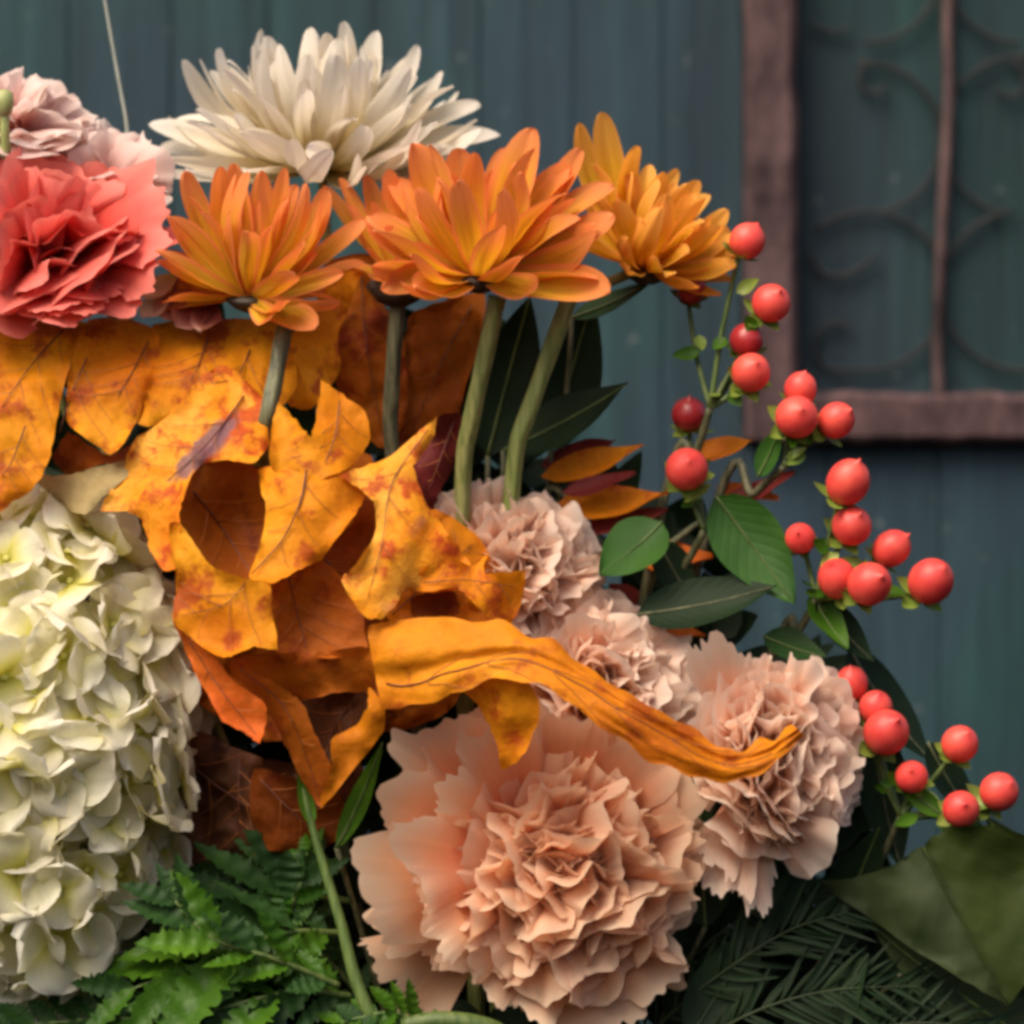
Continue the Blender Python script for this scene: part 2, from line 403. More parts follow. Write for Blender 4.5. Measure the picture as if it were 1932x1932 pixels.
M['thread'] = solid_mat('pale_grass_thread', (0.22, 0.24, 0.2), (0.3, 0.32, 0.27), scale=200)

# ------------------------------------------------------------------ surface generators (all return verts, faces, uv)
def prof_mum(v):   return (0.36 + 0.64 * np.sin(np.pi / 2 * np.minimum(1, v / 0.68))) * np.sqrt(np.maximum(0, 1 - v ** 5))
def prof_point(v): return (0.36 + 0.64 * np.sin(np.pi / 2 * np.minimum(1, v / 0.6))) * np.maximum(0, 1 - v ** 4.0) ** 0.75
def prof_leaf(v):  return np.sin(np.pi * np.clip(v, 0, 1) ** 0.78) ** 0.85 * (1 - 0.12 * v)
def prof_round(v): return (np.sin(np.pi / 2 * np.minimum(1, (v + 0.12) / 0.72))) * np.sqrt(np.maximum(0, 1 - np.clip((v - 0.55) / 0.45, 0, 1) ** 2.6))

def blade(base, tip, nrm, W, prof=prof_mum, cup=0.25, bend=0.1, twist=0.0, nu=7, nv=12, ruf=0.0, tipcurl=0.0, seed=0, side_bend=0.0, notch=0.0, groove=0.0):
    """petal or leaf from base to tip; nrm = the side it opens to, W = half width (metres)"""
    base = np.asarray(base, float); tip = np.asarray(tip, float)
    ax = tip - base; Lg = np.linalg.norm(ax); ax /= Lg
    nrm = unit(nrm - ax * np.dot(nrm, ax)); side = np.cross(ax, nrm)
    r = np.random.default_rng(seed); ph = r.uniform(0, 6.28, 6)
    vv = 1 - (1 - np.linspace(0, 1, nv)) ** 1.7; uu = np.linspace(-1, 1, nu)
    verts = []; uv = []
    w = W * prof(vv)
    for j, v in enumerate(vv):
        b = -bend * Lg * 4 * v * (1 - v) + tipcurl * Lg * max(0, v - 0.55) ** 2 * 4
        c = base + ax * Lg * v + nrm * b + side * side_bend * Lg * 4 * v * (1 - v)
        tw = twist * v
        s2 = side * math.cos(tw) + nrm * math.sin(tw); n2 = nrm * math.cos(tw) - side * math.sin(tw)
        for u in uu:
            h = cup * w[j] * (u * u) - groove * w[j] * math.exp(-(u / 0.22) ** 2) * math.sin(math.pi * min(1, v * 1.1)) + 0.5 * groove * w[j] * math.exp(-((abs(u) - 0.5) / 0.16) ** 2)
            if ruf: h += ruf * W * v * (abs(u) ** 1.5) * math.sin(9 * v + ph[0] + (2.2 if u > 0 else 0)) + ruf * 0.4 * W * v * math.sin(4 * u + ph[1] + 5 * v)
            p = c + s2 * u * w[j] + n2 * h
            if notch: p = p - ax * Lg * notch * (1 - abs(u)) ** 2 * v ** 6
            verts.append(p); uv.append((u, v))
    return np.array(verts), grid_faces(nu, nv), np.array(uv)

def fan(base, d, nrm, L, spread, amp, seed, curl=0.0, nu=61, nv=14, teeth=0.03, waves=3.0, fold=0.0, v0=0.06, roll=0.0):
    """ruffled carnation petal: a fan from base along d, opening to nrm, rim waved and finely toothed"""
    r = np.random.default_rng(seed)
    d = unit(d); nrm = unit(nrm - d * np.dot(nrm, d)); side = np.cross(d, nrm)
    ph = r.uniform(0, 6.28, 10); fr = r.uniform(0.75, 1.3, 10)
    uu = np.linspace(-1, 1, nu); vv = np.linspace(v0, 1, nv) ** 0.85
    tooth = np.convolve(r.normal(0, 1, nu + 2), [0.3, 0.5, 0.3], 'valid') + 0.4 * np.sin(uu * 24 * fr[8] + ph[8] + 2.5 * np.sin(uu * 5 + ph[9]))
    lob = 0.06 * np.sin(uu * 3.6 * fr[6] + ph[6]) + 0.045 * np.sin(uu * 8 * fr[7] + ph[7])
    U, V = np.meshgrid(uu, vv)
    Tt = np.broadcast_to(tooth, U.shape); Lb = np.broadcast_to(lob, U.shape)
    R = L * V * (1 + Lb * V ** 2 + teeth * Tt * np.clip((V - 0.82) / 0.18, 0, 1) ** 1.5) * (1 - 0.14 * np.abs(U) ** 3)
    ang = U * spread / 2 * (0.5 + 0.5 * V)
    arc_ = U * spread / 2
    def ruffle(lo_, hi_, k):
        o = 0
        for _ in range(k):
            f_ = r.uniform(lo_, hi_) * waves / 2.4
            o = o + np.sin(f_ * arc_ + r.uniform(-3, 3) * V + r.uniform(0, 6.28) + 0.8 * np.sin(r.uniform(2, 5) * arc_ + r.uniform(0, 6.28))) * (5.5 / (f_ + 2))
        return o / math.sqrt(k)
    g_ = V ** 1.8
    H = amp * L * (g_ * ruffle(4, 11, 4) + 0.5 * V ** 3 * ruffle(11, 20, 3)) - curl * L * V ** 2.4 * (1 + 0.5 * np.sin(arc_ * 2.3 + ph[5])) + fold * L * U * U * V
    lat = amp * L * (0.7 * g_ * ruffle(4, 11, 4) + 0.45 * V ** 3 * ruffle(11, 20, 3))
    R = R - roll * L * np.clip(V - 0.6, 0, 1) ** 2 * 2 + amp * L * 0.5 * g_ * ruffle(3, 9, 3)
    p = (np.asarray(base)[None, None] + (R * np.cos(ang))[..., None] * d + (R * np.sin(ang) + lat)[..., None] * side + H[..., None] * nrm)
    return p.reshape(-1, 3), grid_faces(nu, nv), np.stack([U * 0.0 + U, V], -1).reshape(-1, 2)

def frame(A):
    A = unit(A); ref = np.array([0.0, 0.0, 1.0]) if abs(A[2]) < 0.9 else np.array([0.0, -1.0, 0.0])
    X = unit(np.cross(ref, A)); Y = np.cross(A, X)
    return A, X, Y

def lathe(c, A, prof, sides=20):
    """prof: list of (radius, height) along axis A from c, metres"""
    A, X, Y = frame(A); v = []; uv = []; f = []
    n = len(prof)
    for j, (r, h) in enumerate(prof):
        for k in range(sides):
            t = 2 * math.pi * k / sides
            v.append(np.asarray(c) + A * h + (X * math.cos(t) + Y * math.sin(t)) * r); uv.append((k / sides, j / (n - 1)))
    for j in range(n - 1):
        for k in range(sides):
            k2 = (k + 1) % sides
            f.append((j * sides + k, j * sides + k2, (j + 1) * sides + k2, (j + 1) * sides + k))
    f.append(tuple(range(sides))[::-1]); f.append(tuple((n - 1) * sides + k for k in range(sides)))
    return np.array(v), f, np.array(uv)

def tps(ctrl):
    c = np.asarray(ctrl, float); X = c[:, :2] / 300.0; z = c[:, 2]; n = len(c)
    def ker(r2): return 0.5 * r2 * np.log(r2 + 1e-9)
    D = ((X[:, None] - X[None]) ** 2).sum(-1)
    K = ker(D) + 0.01 * np.eye(n)
    Pm = np.hstack([np.ones((n, 1)), X])
    A = np.block([[K, Pm], [Pm.T, np.zeros((3, 3))]])
    sol = np.linalg.solve(A, np.concatenate([z, np.zeros(3)]))
    def f(p):
        p = np.asarray(p, float)[..., :2] / 300.0
        D = ((p[:, None] - X[None]) ** 2).sum(-1)
        return ker(D) @ sol[:n] + sol[n] + p @ sol[n + 1:]
    return f

def closed_smooth(pts, sub=5, sharp=()):
    pts = np.asarray(pts, float); n = len(pts); out = []
    for i in range(n):
        a, b, c, d = pts[i - 1], pts[i], pts[(i + 1) % n], pts[(i + 2) % n]
        if i in sharp: a = b - (c - b) * 0.3
        if (i + 1) % n in sharp: d = c + (c - b) * 0.3
        for k in range(sub):
            t = k / sub
            out.append(0.45 * (b * (1 - t) + c * t) + 0.55 * 0.5 * ((2 * b) + (-a + c) * t + (2 * a - 5 * b + 4 * c - d) * t * t + (-a + 3 * b - 3 * c + d) * t ** 3))
    return np.array(out)

def patch(outline, inner=(), step=10.0, crumple=5.0, freq=0.012, seed=0, sharp=(), smooth=True, edge=42.0):
    """one fold of a leaf: outline and inner points (x, y, depth); the depth between them is a thin plate"""
    o = np.asarray(outline, float)
    f = tps(list(map(tuple, o)) + list(inner))
    oo = closed_smooth(o[:, :2], 5, sharp) if smooth else o[:, :2]
    r = np.random.default_rng(seed + 1)
    oo = oo + r.normal(0, 1.3, oo.shape)
    x0, y0 = oo.min(0); x1, y1 = oo.max(0)
    gx, gy = np.meshgrid(np.arange(x0, x1, step), np.arange(y0, y1, step))
    gp = np.stack([gx.ravel(), gy.ravel()], -1) + r.normal(0, step * 0.12, (gx.size, 2))
    # keep inner grid points only
    inside = np.zeros(len(gp), bool); j = len(oo) - 1
    for i in range(len(oo)):
        xi, yi = oo[i]; xj, yj = oo[j]
        cnd = ((yi > gp[:, 1]) != (yj > gp[:, 1])) & (gp[:, 0] < (xj - xi) * (gp[:, 1] - yi) / (yj - yi + 1e-12) + xi)
        inside ^= cnd; j = i
    gp = gp[inside]
    dmin = np.sqrt(((gp[:, None] - oo[None]) ** 2).sum(-1)).min(1) if len(gp) else np.zeros(0)
    gp = gp[dmin > step * 0.45]
    allp = np.vstack([oo, gp]) if len(gp) else oo
    res = geometry.delaunay_2d_cdt([Vector(p) for p in allp], [], [list(range(len(oo)))], 1, 1e-5)
    vv = np.array([tuple(p) for p in res[0]]); ff = [tuple(t) for t in res[2]]
    dep = f(vv)
    dep = dep + np.array([crumple * (1.6 * (0.45 - abs(noise.noise(Vector((p[0] * 0.011 + seed, p[1] * 0.011, seed * 5.3))))) + 1.3 * (0.4 - abs(noise.noise(Vector((p[0] * 0.024, p[1] * 0.024 + seed, seed * 2.3))))) + noise.noise(Vector((p[0] * freq, p[1] * freq, seed * 3.1))) + 0.5 * noise.noise(Vector((p[0] * freq * 2.7, p[1] * freq * 2.7, seed * 1.7 + 9)))) for p in vv])
    de = np.sqrt(((vv[:, None] - oo[None]) ** 2).sum(-1)).min(1)
    dep = dep + edge * np.exp(-de / 11.0) * np.array([noise.noise(Vector((p[0] * 0.017, p[1] * 0.017, seed * 7.7 + 2))) - 0.12 for p in vv])
    return PX(vv[:, 0], vv[:, 1], dep), ff, vv / 300.0, f

def vein_tube(f, pts, r=2.2, lift=3.0):
    p = smoothpath(np.asarray(pts, float), 14)
    return tube(PX(p[:, 0], p[:, 1], f(p) - lift), (r * S, r * 0.5 * S), 5, 14, smooth=False)

def zoomed(x0, y0, size):
    k = size / 1932.0
    def f(pts):
        return [((x0 + p[0] * k) * 0.966, (y0 + p[1] * k) * 0.966) + tuple(p[2:]) for p in pts]
    return f
Z4 = zoomed(0, 600, 800); Z5 = zoomed(300, 700, 900); Z7 = zoomed(600, 1200, 800); Z6 = zoomed(0, 1200, 800)

GATHER = PX(930, 2650, 330)    # where the stems meet, well below the picture

# ------------------------------------------------------------------ backdrop: old teal door with rusty iron grille
WD = 2300.0
def wallx(x): return float(PX(x, 0, WD)[0])
def wallz(y): return float(PX(0, y, WD)[2])
wy = WD * S
door = thing('door', 'old teal painted board door with a rusty iron grille behind the bouquet', 'door', loc=(0, wy, ZC - 0.45))
seams = [-2600, -2360, -2140, -1890, -1650, -1420, -1200, -960, -730, -510, -290, -80, 128, 322, 505, 706, 905, 1082, 1250, 1402]
def board(x0, x1, zlo, zhi, y0):
    g = 0.00012
    a, b = wallx(x0) + g, wallx(x1) - g
    bev = 0.00025
    yy = y0 + random.uniform(-0.0003, 0.0003)
    pr = [(a, yy + 0.012), (a, yy + bev), (a + bev, yy), (b - bev, yy), (b, yy + bev), (b, yy + 0.012)]
    v = []; 
    for z in (zlo, zhi): v += [(p[0], p[1], z) for p in pr]
    n = len(pr); f = [(i, i + 1, n + i + 1, n + i) for i in range(n - 1)] + [tuple(range(n))[::-1], tuple(range(n, 2 * n))]
    obj('board', v, f, M['teal'], door, smooth=False)
ZLO, ZHI = 0.0, 1.25
for a, b in zip(seams[:-1], seams[1:]):
    board(a, b, ZLO, ZHI, wy)
low = [1402, 1560, 1772, 1990, 2210, 2420, 2650, 2900]
for a, b in zip(low[:-1], low[1:]):
    board(a, b, ZLO, wallz(842), wy)
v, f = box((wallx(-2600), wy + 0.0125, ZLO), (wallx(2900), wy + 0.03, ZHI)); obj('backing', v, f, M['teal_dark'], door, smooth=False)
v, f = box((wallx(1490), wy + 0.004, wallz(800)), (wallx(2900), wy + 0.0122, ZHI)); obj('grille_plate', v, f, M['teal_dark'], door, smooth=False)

def rough_bar(name, x0, x1, y0, y1, depth, mat, seed, vertical=True, ya=None):
    """hand forged flat bar: edges wander"""
    n = 60; v = []; f = []
    ya = wy - depth if ya is None else ya
    for i in range(n):
        t = i / (n - 1)
        e0 = 0.0006 * noise.noise(Vector((t * 26, seed, 0))); e1 = 0.0011 * noise.noise(Vector((t * 22, seed, 7))); e2 = 0.0006 * noise.noise(Vector((t * 30, seed, 3)))
        if vertical:
            z = wallz(y0) + (wallz(y1) - wallz(y0)) * t; a, b = wallx(x0) + e0, wallx(x1) + e1
            bev = (b - a) * 0.14
            pr = [(a, ya + depth + 0.002, z), (a, ya + bev, z), (a + bev, ya + e2, z), (b - bev, ya + e2, z), (b, ya + bev, z), (b, ya + depth + 0.002, z)]
        else:
            x = wallx(x0) + (wallx(x1) - wallx(x0)) * t; a, b = wallz(y1) + e0, wallz(y0) + e1
            bev = (b - a) * 0.14
            pr = [(x, ya + depth + 0.002, a), (x, ya + bev, a), (x, ya + e2, a + bev), (x, ya + e2, b - bev), (x, ya + bev, b), (x, ya + depth + 0.002, b)]
        v += pr
    for i in range(n - 1):
        for k in range(5): f.append((i * 6 + k, i * 6 + k + 1, i * 6 + 7 + k, i * 6 + 6 + k))
    f.append(tuple(range(6))[::-1]); f.append(tuple((n - 1) * 6 + k for k in range(6)))
    return obj(name, v, f, mat, door, smooth=False)
rough_bar('upright_bar', 1403, 1500, 830, -1500, 0.010, M['rust'], 1.0)
rough_bar('cross_bar', 1500.5, 2880, 742, 836, 0.009, M['rust'], 2.0, vertical=False)
def thin_bar(xs, name='grille_rod'):
    v, f, uv = tube(np.array([(wallx(x), wy - 0.0005, wallz(y)) for x, y in xs]), 0.0016, 8, 40)
    obj(name, v, f, M['rust'], door)
thin_bar([(1772, 745), (1770, 640), (1778, 420), (1790, 180), (1788, -100), (1792, -1200)])
thin_bar([(2140, 745), (2140, 300), (2145, -1200)])
def scroll(pts, r=0.00065):
    v, f, uv = tube(np.array([(wallx(x), wy + 0.0012, wallz(y)) for x, y in pts]), r, 6, 60)
    obj('scroll', v, f, M['iron'], door)
Z3 = lambda pts: [((1300 + p[0] * 0.5178) * 0.966, p[1] * 0.5178 * 0.966) for p in pts]
def arc(cx, cy, r, a0, a1, n=12, shrink=0.0):
    return [(cx + (r * (1 - shrink * t)) * math.cos(math.radians(a0 + (a1 - a0) * t)), cy - (r * (1 - shrink * t)) * math.sin(math.radians(a0 + (a1 - a0) * t))) for t in np.linspace(0, 1, n)]
# four big scrolls either side of the rod, each ending in a curl
scroll(Z3(arc(755, 520, 285, -80, 95, 12) + arc(795, 300, 75, 110, 330, 8, 0.45)))
scroll(Z3(arc(760, 1095, 300, 130, -95, 14) + arc(660, 1290, 110, 250, 60, 8, 0.4)))
scroll(Z3(arc(1345, 510, 300, 260, 85, 12) + arc(1290, 310, 80, 70, -150, 8, 0.45)))
scroll(Z3(arc(1345, 1095, 300, 95, 265, 14) + arc(1400, 1290, 110, -80, 120, 8, 0.4)))
scroll(Z3(arc(755, -130, 290, -90, 90, 12)))
scroll(Z3(arc(1345, -130, 290, 270, 90, 12)))
scroll(Z3([(540, 940), (580, 1020), (640, 1040), (720, 1020), (800, 960)]))
scroll(Z3([(550, 90), (640, 120), (690, 100)]))

# ------------------------------------------------------------------ flowers
def stem_to(parent, p0, via=(), r=9, mat='stem', thick=None, name='stem', end=None):
    pts = [p0] + list(via) + [GATHER if end is None else end]
    p = np.array(pts)
    for _ in range(4): p = np.vstack([p[:1], *[np.stack([0.75 * a + 0.25 * b, 0.25 * a + 0.75 * b]) for a, b in zip(p[:-1], p[1:])], p[-1:]])
    v, f, uv = tube(p, (r * 0.86 * S, r * 0.86 * S), 20, smooth=False, flute=0.07 if r > 15 else 0.0)
    obj(name, v, f, M[mat], parent, uv=uv)

def mum(name, label, c, A, layers, mat, group, W=30, cup=0.55, extra=(), calyx='calyx', prof=prof_mum, seed=1, calyx_r=60, skip_front=0.0, roll=0.45):
    """c: calyx point; layers: (n, angle from the axis, length, jitter)"""
    C = PX(*c); t = thing(name, label, 'flower', group, loc=C)
    A, X, Y = frame(A); r = np.random.default_rng(seed)
    for (n, ang, L, jit, ring) in layers:
        off = r.uniform(0, 6.28)
        for k in range(n):
            az = off + 2 * math.pi * (k + r.uniform(-0.3, 0.3)) / n
            th = math.radians(ang + r.uniform(-jit, jit))
            rad = X * math.cos(az) + Y * math.sin(az)
            d = A * math.cos(th) + rad * math.sin(th)
            nr = A * math.sin(th) - rad * math.cos(th)
            if -d[1] > 0.45 and r.uniform() < skip_front: continue
            ro = r.normal() * roll; nr = nr * math.cos(ro) + np.cross(d, nr) * math.sin(ro)
            ll = L * r.uniform(0.80, 1.08) * S
            b = C + rad * ring * S
            v, f, uv = blade(b, b + d * ll, nr, W * S * r.uniform(0.85, 1.15), prof, cup * r.uniform(0.6, 1.3), r.uniform(0.02, 0.12), r.uniform(-0.25, 0.25), 11, 11, tipcurl=r.uniform(-0.22, 0.3), seed=int(r.integers(1e6)), side_bend=r.uniform(-0.06, 0.06), groove=0.16, ruf=0.12)
            obj('petal', v, f, M[mat], t, uv=uv)
    for (tx, ty, td, w) in extra:
        T = PX(tx, ty, td); d = unit(T - C); rad = unit(d - A * np.dot(d, A) + 1e-6)
        nr = A * np.linalg.norm(d - A * np.dot(d, A)) - rad * np.dot(d, A)
        if ty > c[1] - 40 and td < c[2] - 90: nr = vec(0.0, 0.5, 0.86)
        else:
            fv = np.array([0, -1.0, 0.25]); nr = unit(nr * r.uniform(0.35, 0.9) + fv * r.uniform(0.5, 0.9))
        v, f, uv = blade(C + rad * 12 * S, T, nr, w * S, prof, cup * r.uniform(0.6, 1.1), r.uniform(0.03, 0.1), r.uniform(-0.2, 0.2), 11, 12, tipcurl=r.uniform(-0.15, 0.22), seed=int(r.integers(1e6)), groove=0.16, ruf=0.12)
        obj('petal', v, f, M[mat], t, uv=uv)
    if calyx:
        cr = calyx_r * S
        v, f, uv = lathe(C, A, [(cr * .25, -cr * .62), (cr * .62, -cr * .45), (cr * .95, -cr * .15), (cr * 1.0, cr * .02), (cr * 0.5, cr * 0.1)], 18)
        obj('calyx', v, f, M[calyx], t, uv=uv)
    return t, C, A

GM = 'chrysanthemums standing in the bouquet'
# cream chrysanthemum
t, C, A = mum('chrysanthemum', 'large cream chrysanthemum seen from the side, topmost flower against the teal boards', (608, 320, 300), vec(0.02, 0.97, 0.10),
    [(17, 86, 300, 6, 14), (18, 74, 305, 7, 13), (18, 62, 300, 8, 12), (18, 50, 290, 8, 10), (16, 38, 280, 8, 8), (14, 24, 268, 8, 6), (11, 10, 262, 6, 3)], 'white_petal', GM, W=26, cup=0.35, seed=3, roll=0.5, skip_front=0.25, calyx='sepal', calyx_r=40, prof=prof_mum,
    extra=[(285, 212, 290, 32), (330, 152, 330, 32), (398, 128, 350, 28), (432, 112, 340, 28), (470, 92, 320, 28), (513, 62, 300, 34), (585, 52, 310, 34), (632, 66, 300, 28), (668, 48, 320, 32), (712, 58, 300, 32), (768, 88, 330, 30), (812, 112, 320, 28), (848, 152, 300, 28), (900, 182, 290, 32), (934, 226, 270, 34), (312, 322, 240, 26), (300, 262, 340, 28), (915, 262, 250, 30), (720, 318, 100, 20), (690, 326, 80, 18), (745, 330, 140, 18),
           (560, 130, 60, 34), (640, 120, 40, 36), (700, 140, 70, 32), (500, 160, 80, 32), (440, 220, 90, 32), (780, 180, 100, 32), (820, 240, 110, 30), (400, 260, 110, 30)])
stem_to(t, C, [PX(625, 560, 330), PX(700, 1000, 340)], 11)

# bronze chrysanthemums
t, C, A = mum('chrysanthemum', 'orange chrysanthemum beside the coral carnation with its stem behind the yellow leaves', (470, 560, -10), vec(0.0, 0.95, 0.24),
    [(10, 88, 175, 8, 14), (10, 70, 205, 8, 12), (10, 52, 225, 9, 10), (9, 34, 235, 9, 8), (6, 16, 235, 8, 5)], 'orange_petal', GM, W=24, cup=0.45, seed=11, calyx_r=46, skip_front=0.5, roll=0.6,
    extra=[(345, 325, 0, 30), (405, 318, -10, 28), (440, 312, 30, 28), (500, 330, 40, 28), (555, 345, 10, 28), (640, 372, -30, 34), (690, 415, -20, 28), (335, 430, -40, 28), (285, 575, 30, 26), (300, 540, 60, 26), (592, 612, -150, 36), (545, 590, -170, 28), (600, 480, -40, 28), (420, 400, -120, 30), (500, 420, -130, 28)])
stem_to(t, PX(540, 590, -40), [PX(522, 700, -80), PX(500, 800, -115), PX(490, 860, -20), PX(520, 1100, 120)], 18, 'stem_dark')

t, C, A = mum('chrysanthemum', 'widest orange chrysanthemum, in the middle below the cream one, with a drooping petal', (905, 520, -40), vec(0.0, 0.94, 0.27),
    [(9, 92, 200, 8, 20), (9, 74, 225, 8, 18), (9, 54, 245, 8, 14), (8, 36, 250, 9, 10), (7, 16, 255, 8, 6)], 'orange_petal', GM, W=32, cup=0.45, seed=23, calyx_r=52, skip_front=0.5, roll=0.6,
    extra=[(780, 268, -30, 50), (860, 285, 20, 40), (1000, 236, -20, 46), (700, 395, -50, 38), (690, 440, 0, 36), (715, 352, 30, 36), (1145, 330, -20, 36), (1160, 405, -50, 36), (1150, 550, -190, 50), (785, 540, -200, 42), (1140, 465, -130, 40), (1105, 290, 10, 34), (760, 475, -120, 36), (1010, 330, -110, 38), (925, 390, -150, 30), (1060, 400, -130, 34), (800, 400, -120, 34), (740, 330, 0, 34), (840, 330, -60, 34), (1070, 300, 0, 34), (950, 270, 40, 34)])
stem_to(t, PX(938, 560, -30), [PX(900, 740, 0), PX(858, 930, 60)], 19, 'stem')
t2 = thing('chrysanthemum', 'dark undersided orange chrysanthemum half hidden behind the widest orange one', 'flower', GM, loc=PX(760, 535, 60))
for k, (tx, ty, td) in enumerate([(690, 470, 30), (660, 500, 80), (700, 525, -20), (840, 520, 20), (800, 500, -10), (680, 440, 120), (640, 335, 110), (690, 330, 130), (735, 318, 120), (655, 385, 80), (610, 350, 140), (700, 380, 60), (780, 330, 130)]):
    v, f, uv = blade(PX(755, 530, 70), PX(tx, ty, td), vec(0.1, 0.9, 0.3), 26 * S, prof_mum, 0.4, 0.05, seed=k); obj('petal', v, f, M['orange_petal'], t2, uv=uv)
v, f, uv = lathe(PX(750, 532, 60), vec(0, 1, 0.2), [(12 * S, -50 * S), (40 * S, -36 * S), (62 * S, -8 * S), (50 * S, 6 * S)]); obj('calyx', v, f, M['calyx'], t2, uv=uv)
stem_to(t2, PX(752, 545, 60), [PX(740, 700, 70), PX(732, 860, 110)], 17, 'stem_dark')

t, C, A = mum('chrysanthemum', 'small petalled amber chrysanthemum turned to the rusty bar, behind the widest orange one', (1215, 505, 150), vec(0.30, 0.88, 0.30),
    [(10, 82, 150, 8, 20), (11, 64, 180, 10, 16), (11, 44, 200, 10, 12), (10, 25, 210, 9, 8)], 'yellow_petal', GM, W=27, cup=0.45, seed=33, calyx_r=50, skip_front=0.3,
    extra=[(1128, 214, 150, 34), (1078, 245, 190, 28), (1180, 275, 120, 30), (1245, 320, 110, 30), (1318, 368, 120, 32), (1300, 345, 160, 26), (1405, 478, 130, 40), (1390, 520, 80, 42), (1380, 440, 150, 36), (1330, 420, 60, 34), (1290, 470, 0, 32), (1200, 420, 0, 30), (1250, 400, 10, 30), (1165, 470, 10, 30)])
stem_to(t, PX(1078, 548, 70), [PX(1010, 740, 70), PX(950, 900, 90)], 19, 'stem')
v, f, uv = tube(np.array([C, PX(1140, 535, 130), PX(1078, 552, 70)]), 10 * S, 9, 12); obj('stem', v, f, M['stem'], t, uv=uv)

def carnation(label, c, R, A, mat, seed, tooth=0.026, heart=0.5, n=(6, 8, 10, 16), group='carnations in the bouquet', outer_amp=0.05, inner_amp=0.13, skip=None, extra=(), depth=0.5, name='carnation', inner_len=0.62, stem=True, calyx='calyx_green', wv=(2.0, 2.3, 2.6, 2.8), wv_out=1.8, curls=(0.12, 0.18, 0.34, 0.42), lens=(1.08, 1.0, 0.94, 0.86)):
    C = PX(*c); A, X, Y = frame(A); r = np.random.default_rng(seed); Rm = R * S * (1 + c[2] / DD)
    t = thing(name, label, 'flower', group, loc=C)
    B = C - A * Rm * depth            # where the petals spring from
    def put(th, az, L, spread, amp, curl, waves, basej=0.0, teeth=None, fold=0.0, nu=61, turn=0.0):
        rad = X * math.cos(az) + Y * math.sin(az)
        d = A * math.cos(th) + rad * math.sin(th); nr = A * math.sin(th) - rad * math.cos(th)
        if turn:
            tn = r.normal() * turn; sd_ = np.cross(d, nr); nr = nr * math.cos(tn) + sd_ * math.sin(tn)
        j = (X * r.normal() + Y * r.normal()) * basej * Rm
        v, f, uv = fan(B + j, d, nr, L, spread, amp, int(r.integers(1e9)), curl, nu=nu, teeth=tooth if teeth is None else teeth, waves=waves, fold=fold)
        obj('petal', v, f, M[mat], t, uv=uv)
    lo = math.atan2(1.0, depth)       # the angle at which a petal lies in the rim plane
    off = r.uniform(0, 6.28)
    for k in range(n[0]):
        put(lo * r.uniform(0.95, 1.12), off + 6.283 * (k + r.uniform(-.15, .15)) / n[0], Rm * lens[0] * r.uniform(0.94, 1.08), math.radians(r.uniform(78, 98)), outer_amp, curls[0], wv[0])
    off = r.uniform(0, 6.28)
    for k in range(n[1]):
        put(lo * r.uniform(0.74, 0.92), off + 6.283 * (k + r.uniform(-.25, .25)) / n[1], Rm * lens[1] * r.uniform(0.94, 1.06), math.radians(r.uniform(70, 90)), outer_amp * 1.5, curls[1], wv[1], 0.03)
    off = r.uniform(0, 6.28)
    for k in range(n[2]):
        put(lo * r.uniform(0.44, 0.7), off + 6.283 * (k + r.uniform(-.3, .3)) / n[2], Rm * lens[2] * r.uniform(0.92, 1.06), math.radians(r.uniform(60, 84)), inner_amp, curls[2], wv[2], 0.09, turn=0.55)
    for k in range(n[3]):
        put(lo * r.uniform(0.02, heart), r.uniform(0, 6.28), Rm * lens[3] * r.uniform(0.84, 1.12), math.radians(r.uniform(56, 84)), inner_amp * r.uniform(0.9, 1.35), curls[3] * r.uniform(0.4, 1.1), wv[3], 0.15, turn=1.1)
    for (tx, ty, td, sp, amp, nx, ny, nz) in extra:
        T = PX(tx, ty, td); d = T - B
        v, f, uv = fan(B, d, vec(nx, ny, nz), np.linalg.norm(d), math.radians(sp), amp, int(r.integers(1e9)), 0.02, teeth=0.028, waves=wv_out)
        obj('petal', v, f, M[mat], t, uv=uv)
    if calyx:
        q = Rm
        v, f, uv = lathe(B, -A, [(0.16 * q, -0.10 * q), (0.19 * q, 0.05 * q), (0.17 * q, 0.3 * q), (0.13 * q, 0.55 * q), (0.05 * q, 0.66 * q)], 14)
        obj('calyx', v, f, M[calyx], t, uv=uv)
    if stem:
        e = B - A * Rm * 0.6
        stem_to(t, e, [e - A * Rm * 0.5 + np.array([0, 0.01, -0.012])], 10)
    return t, C, A

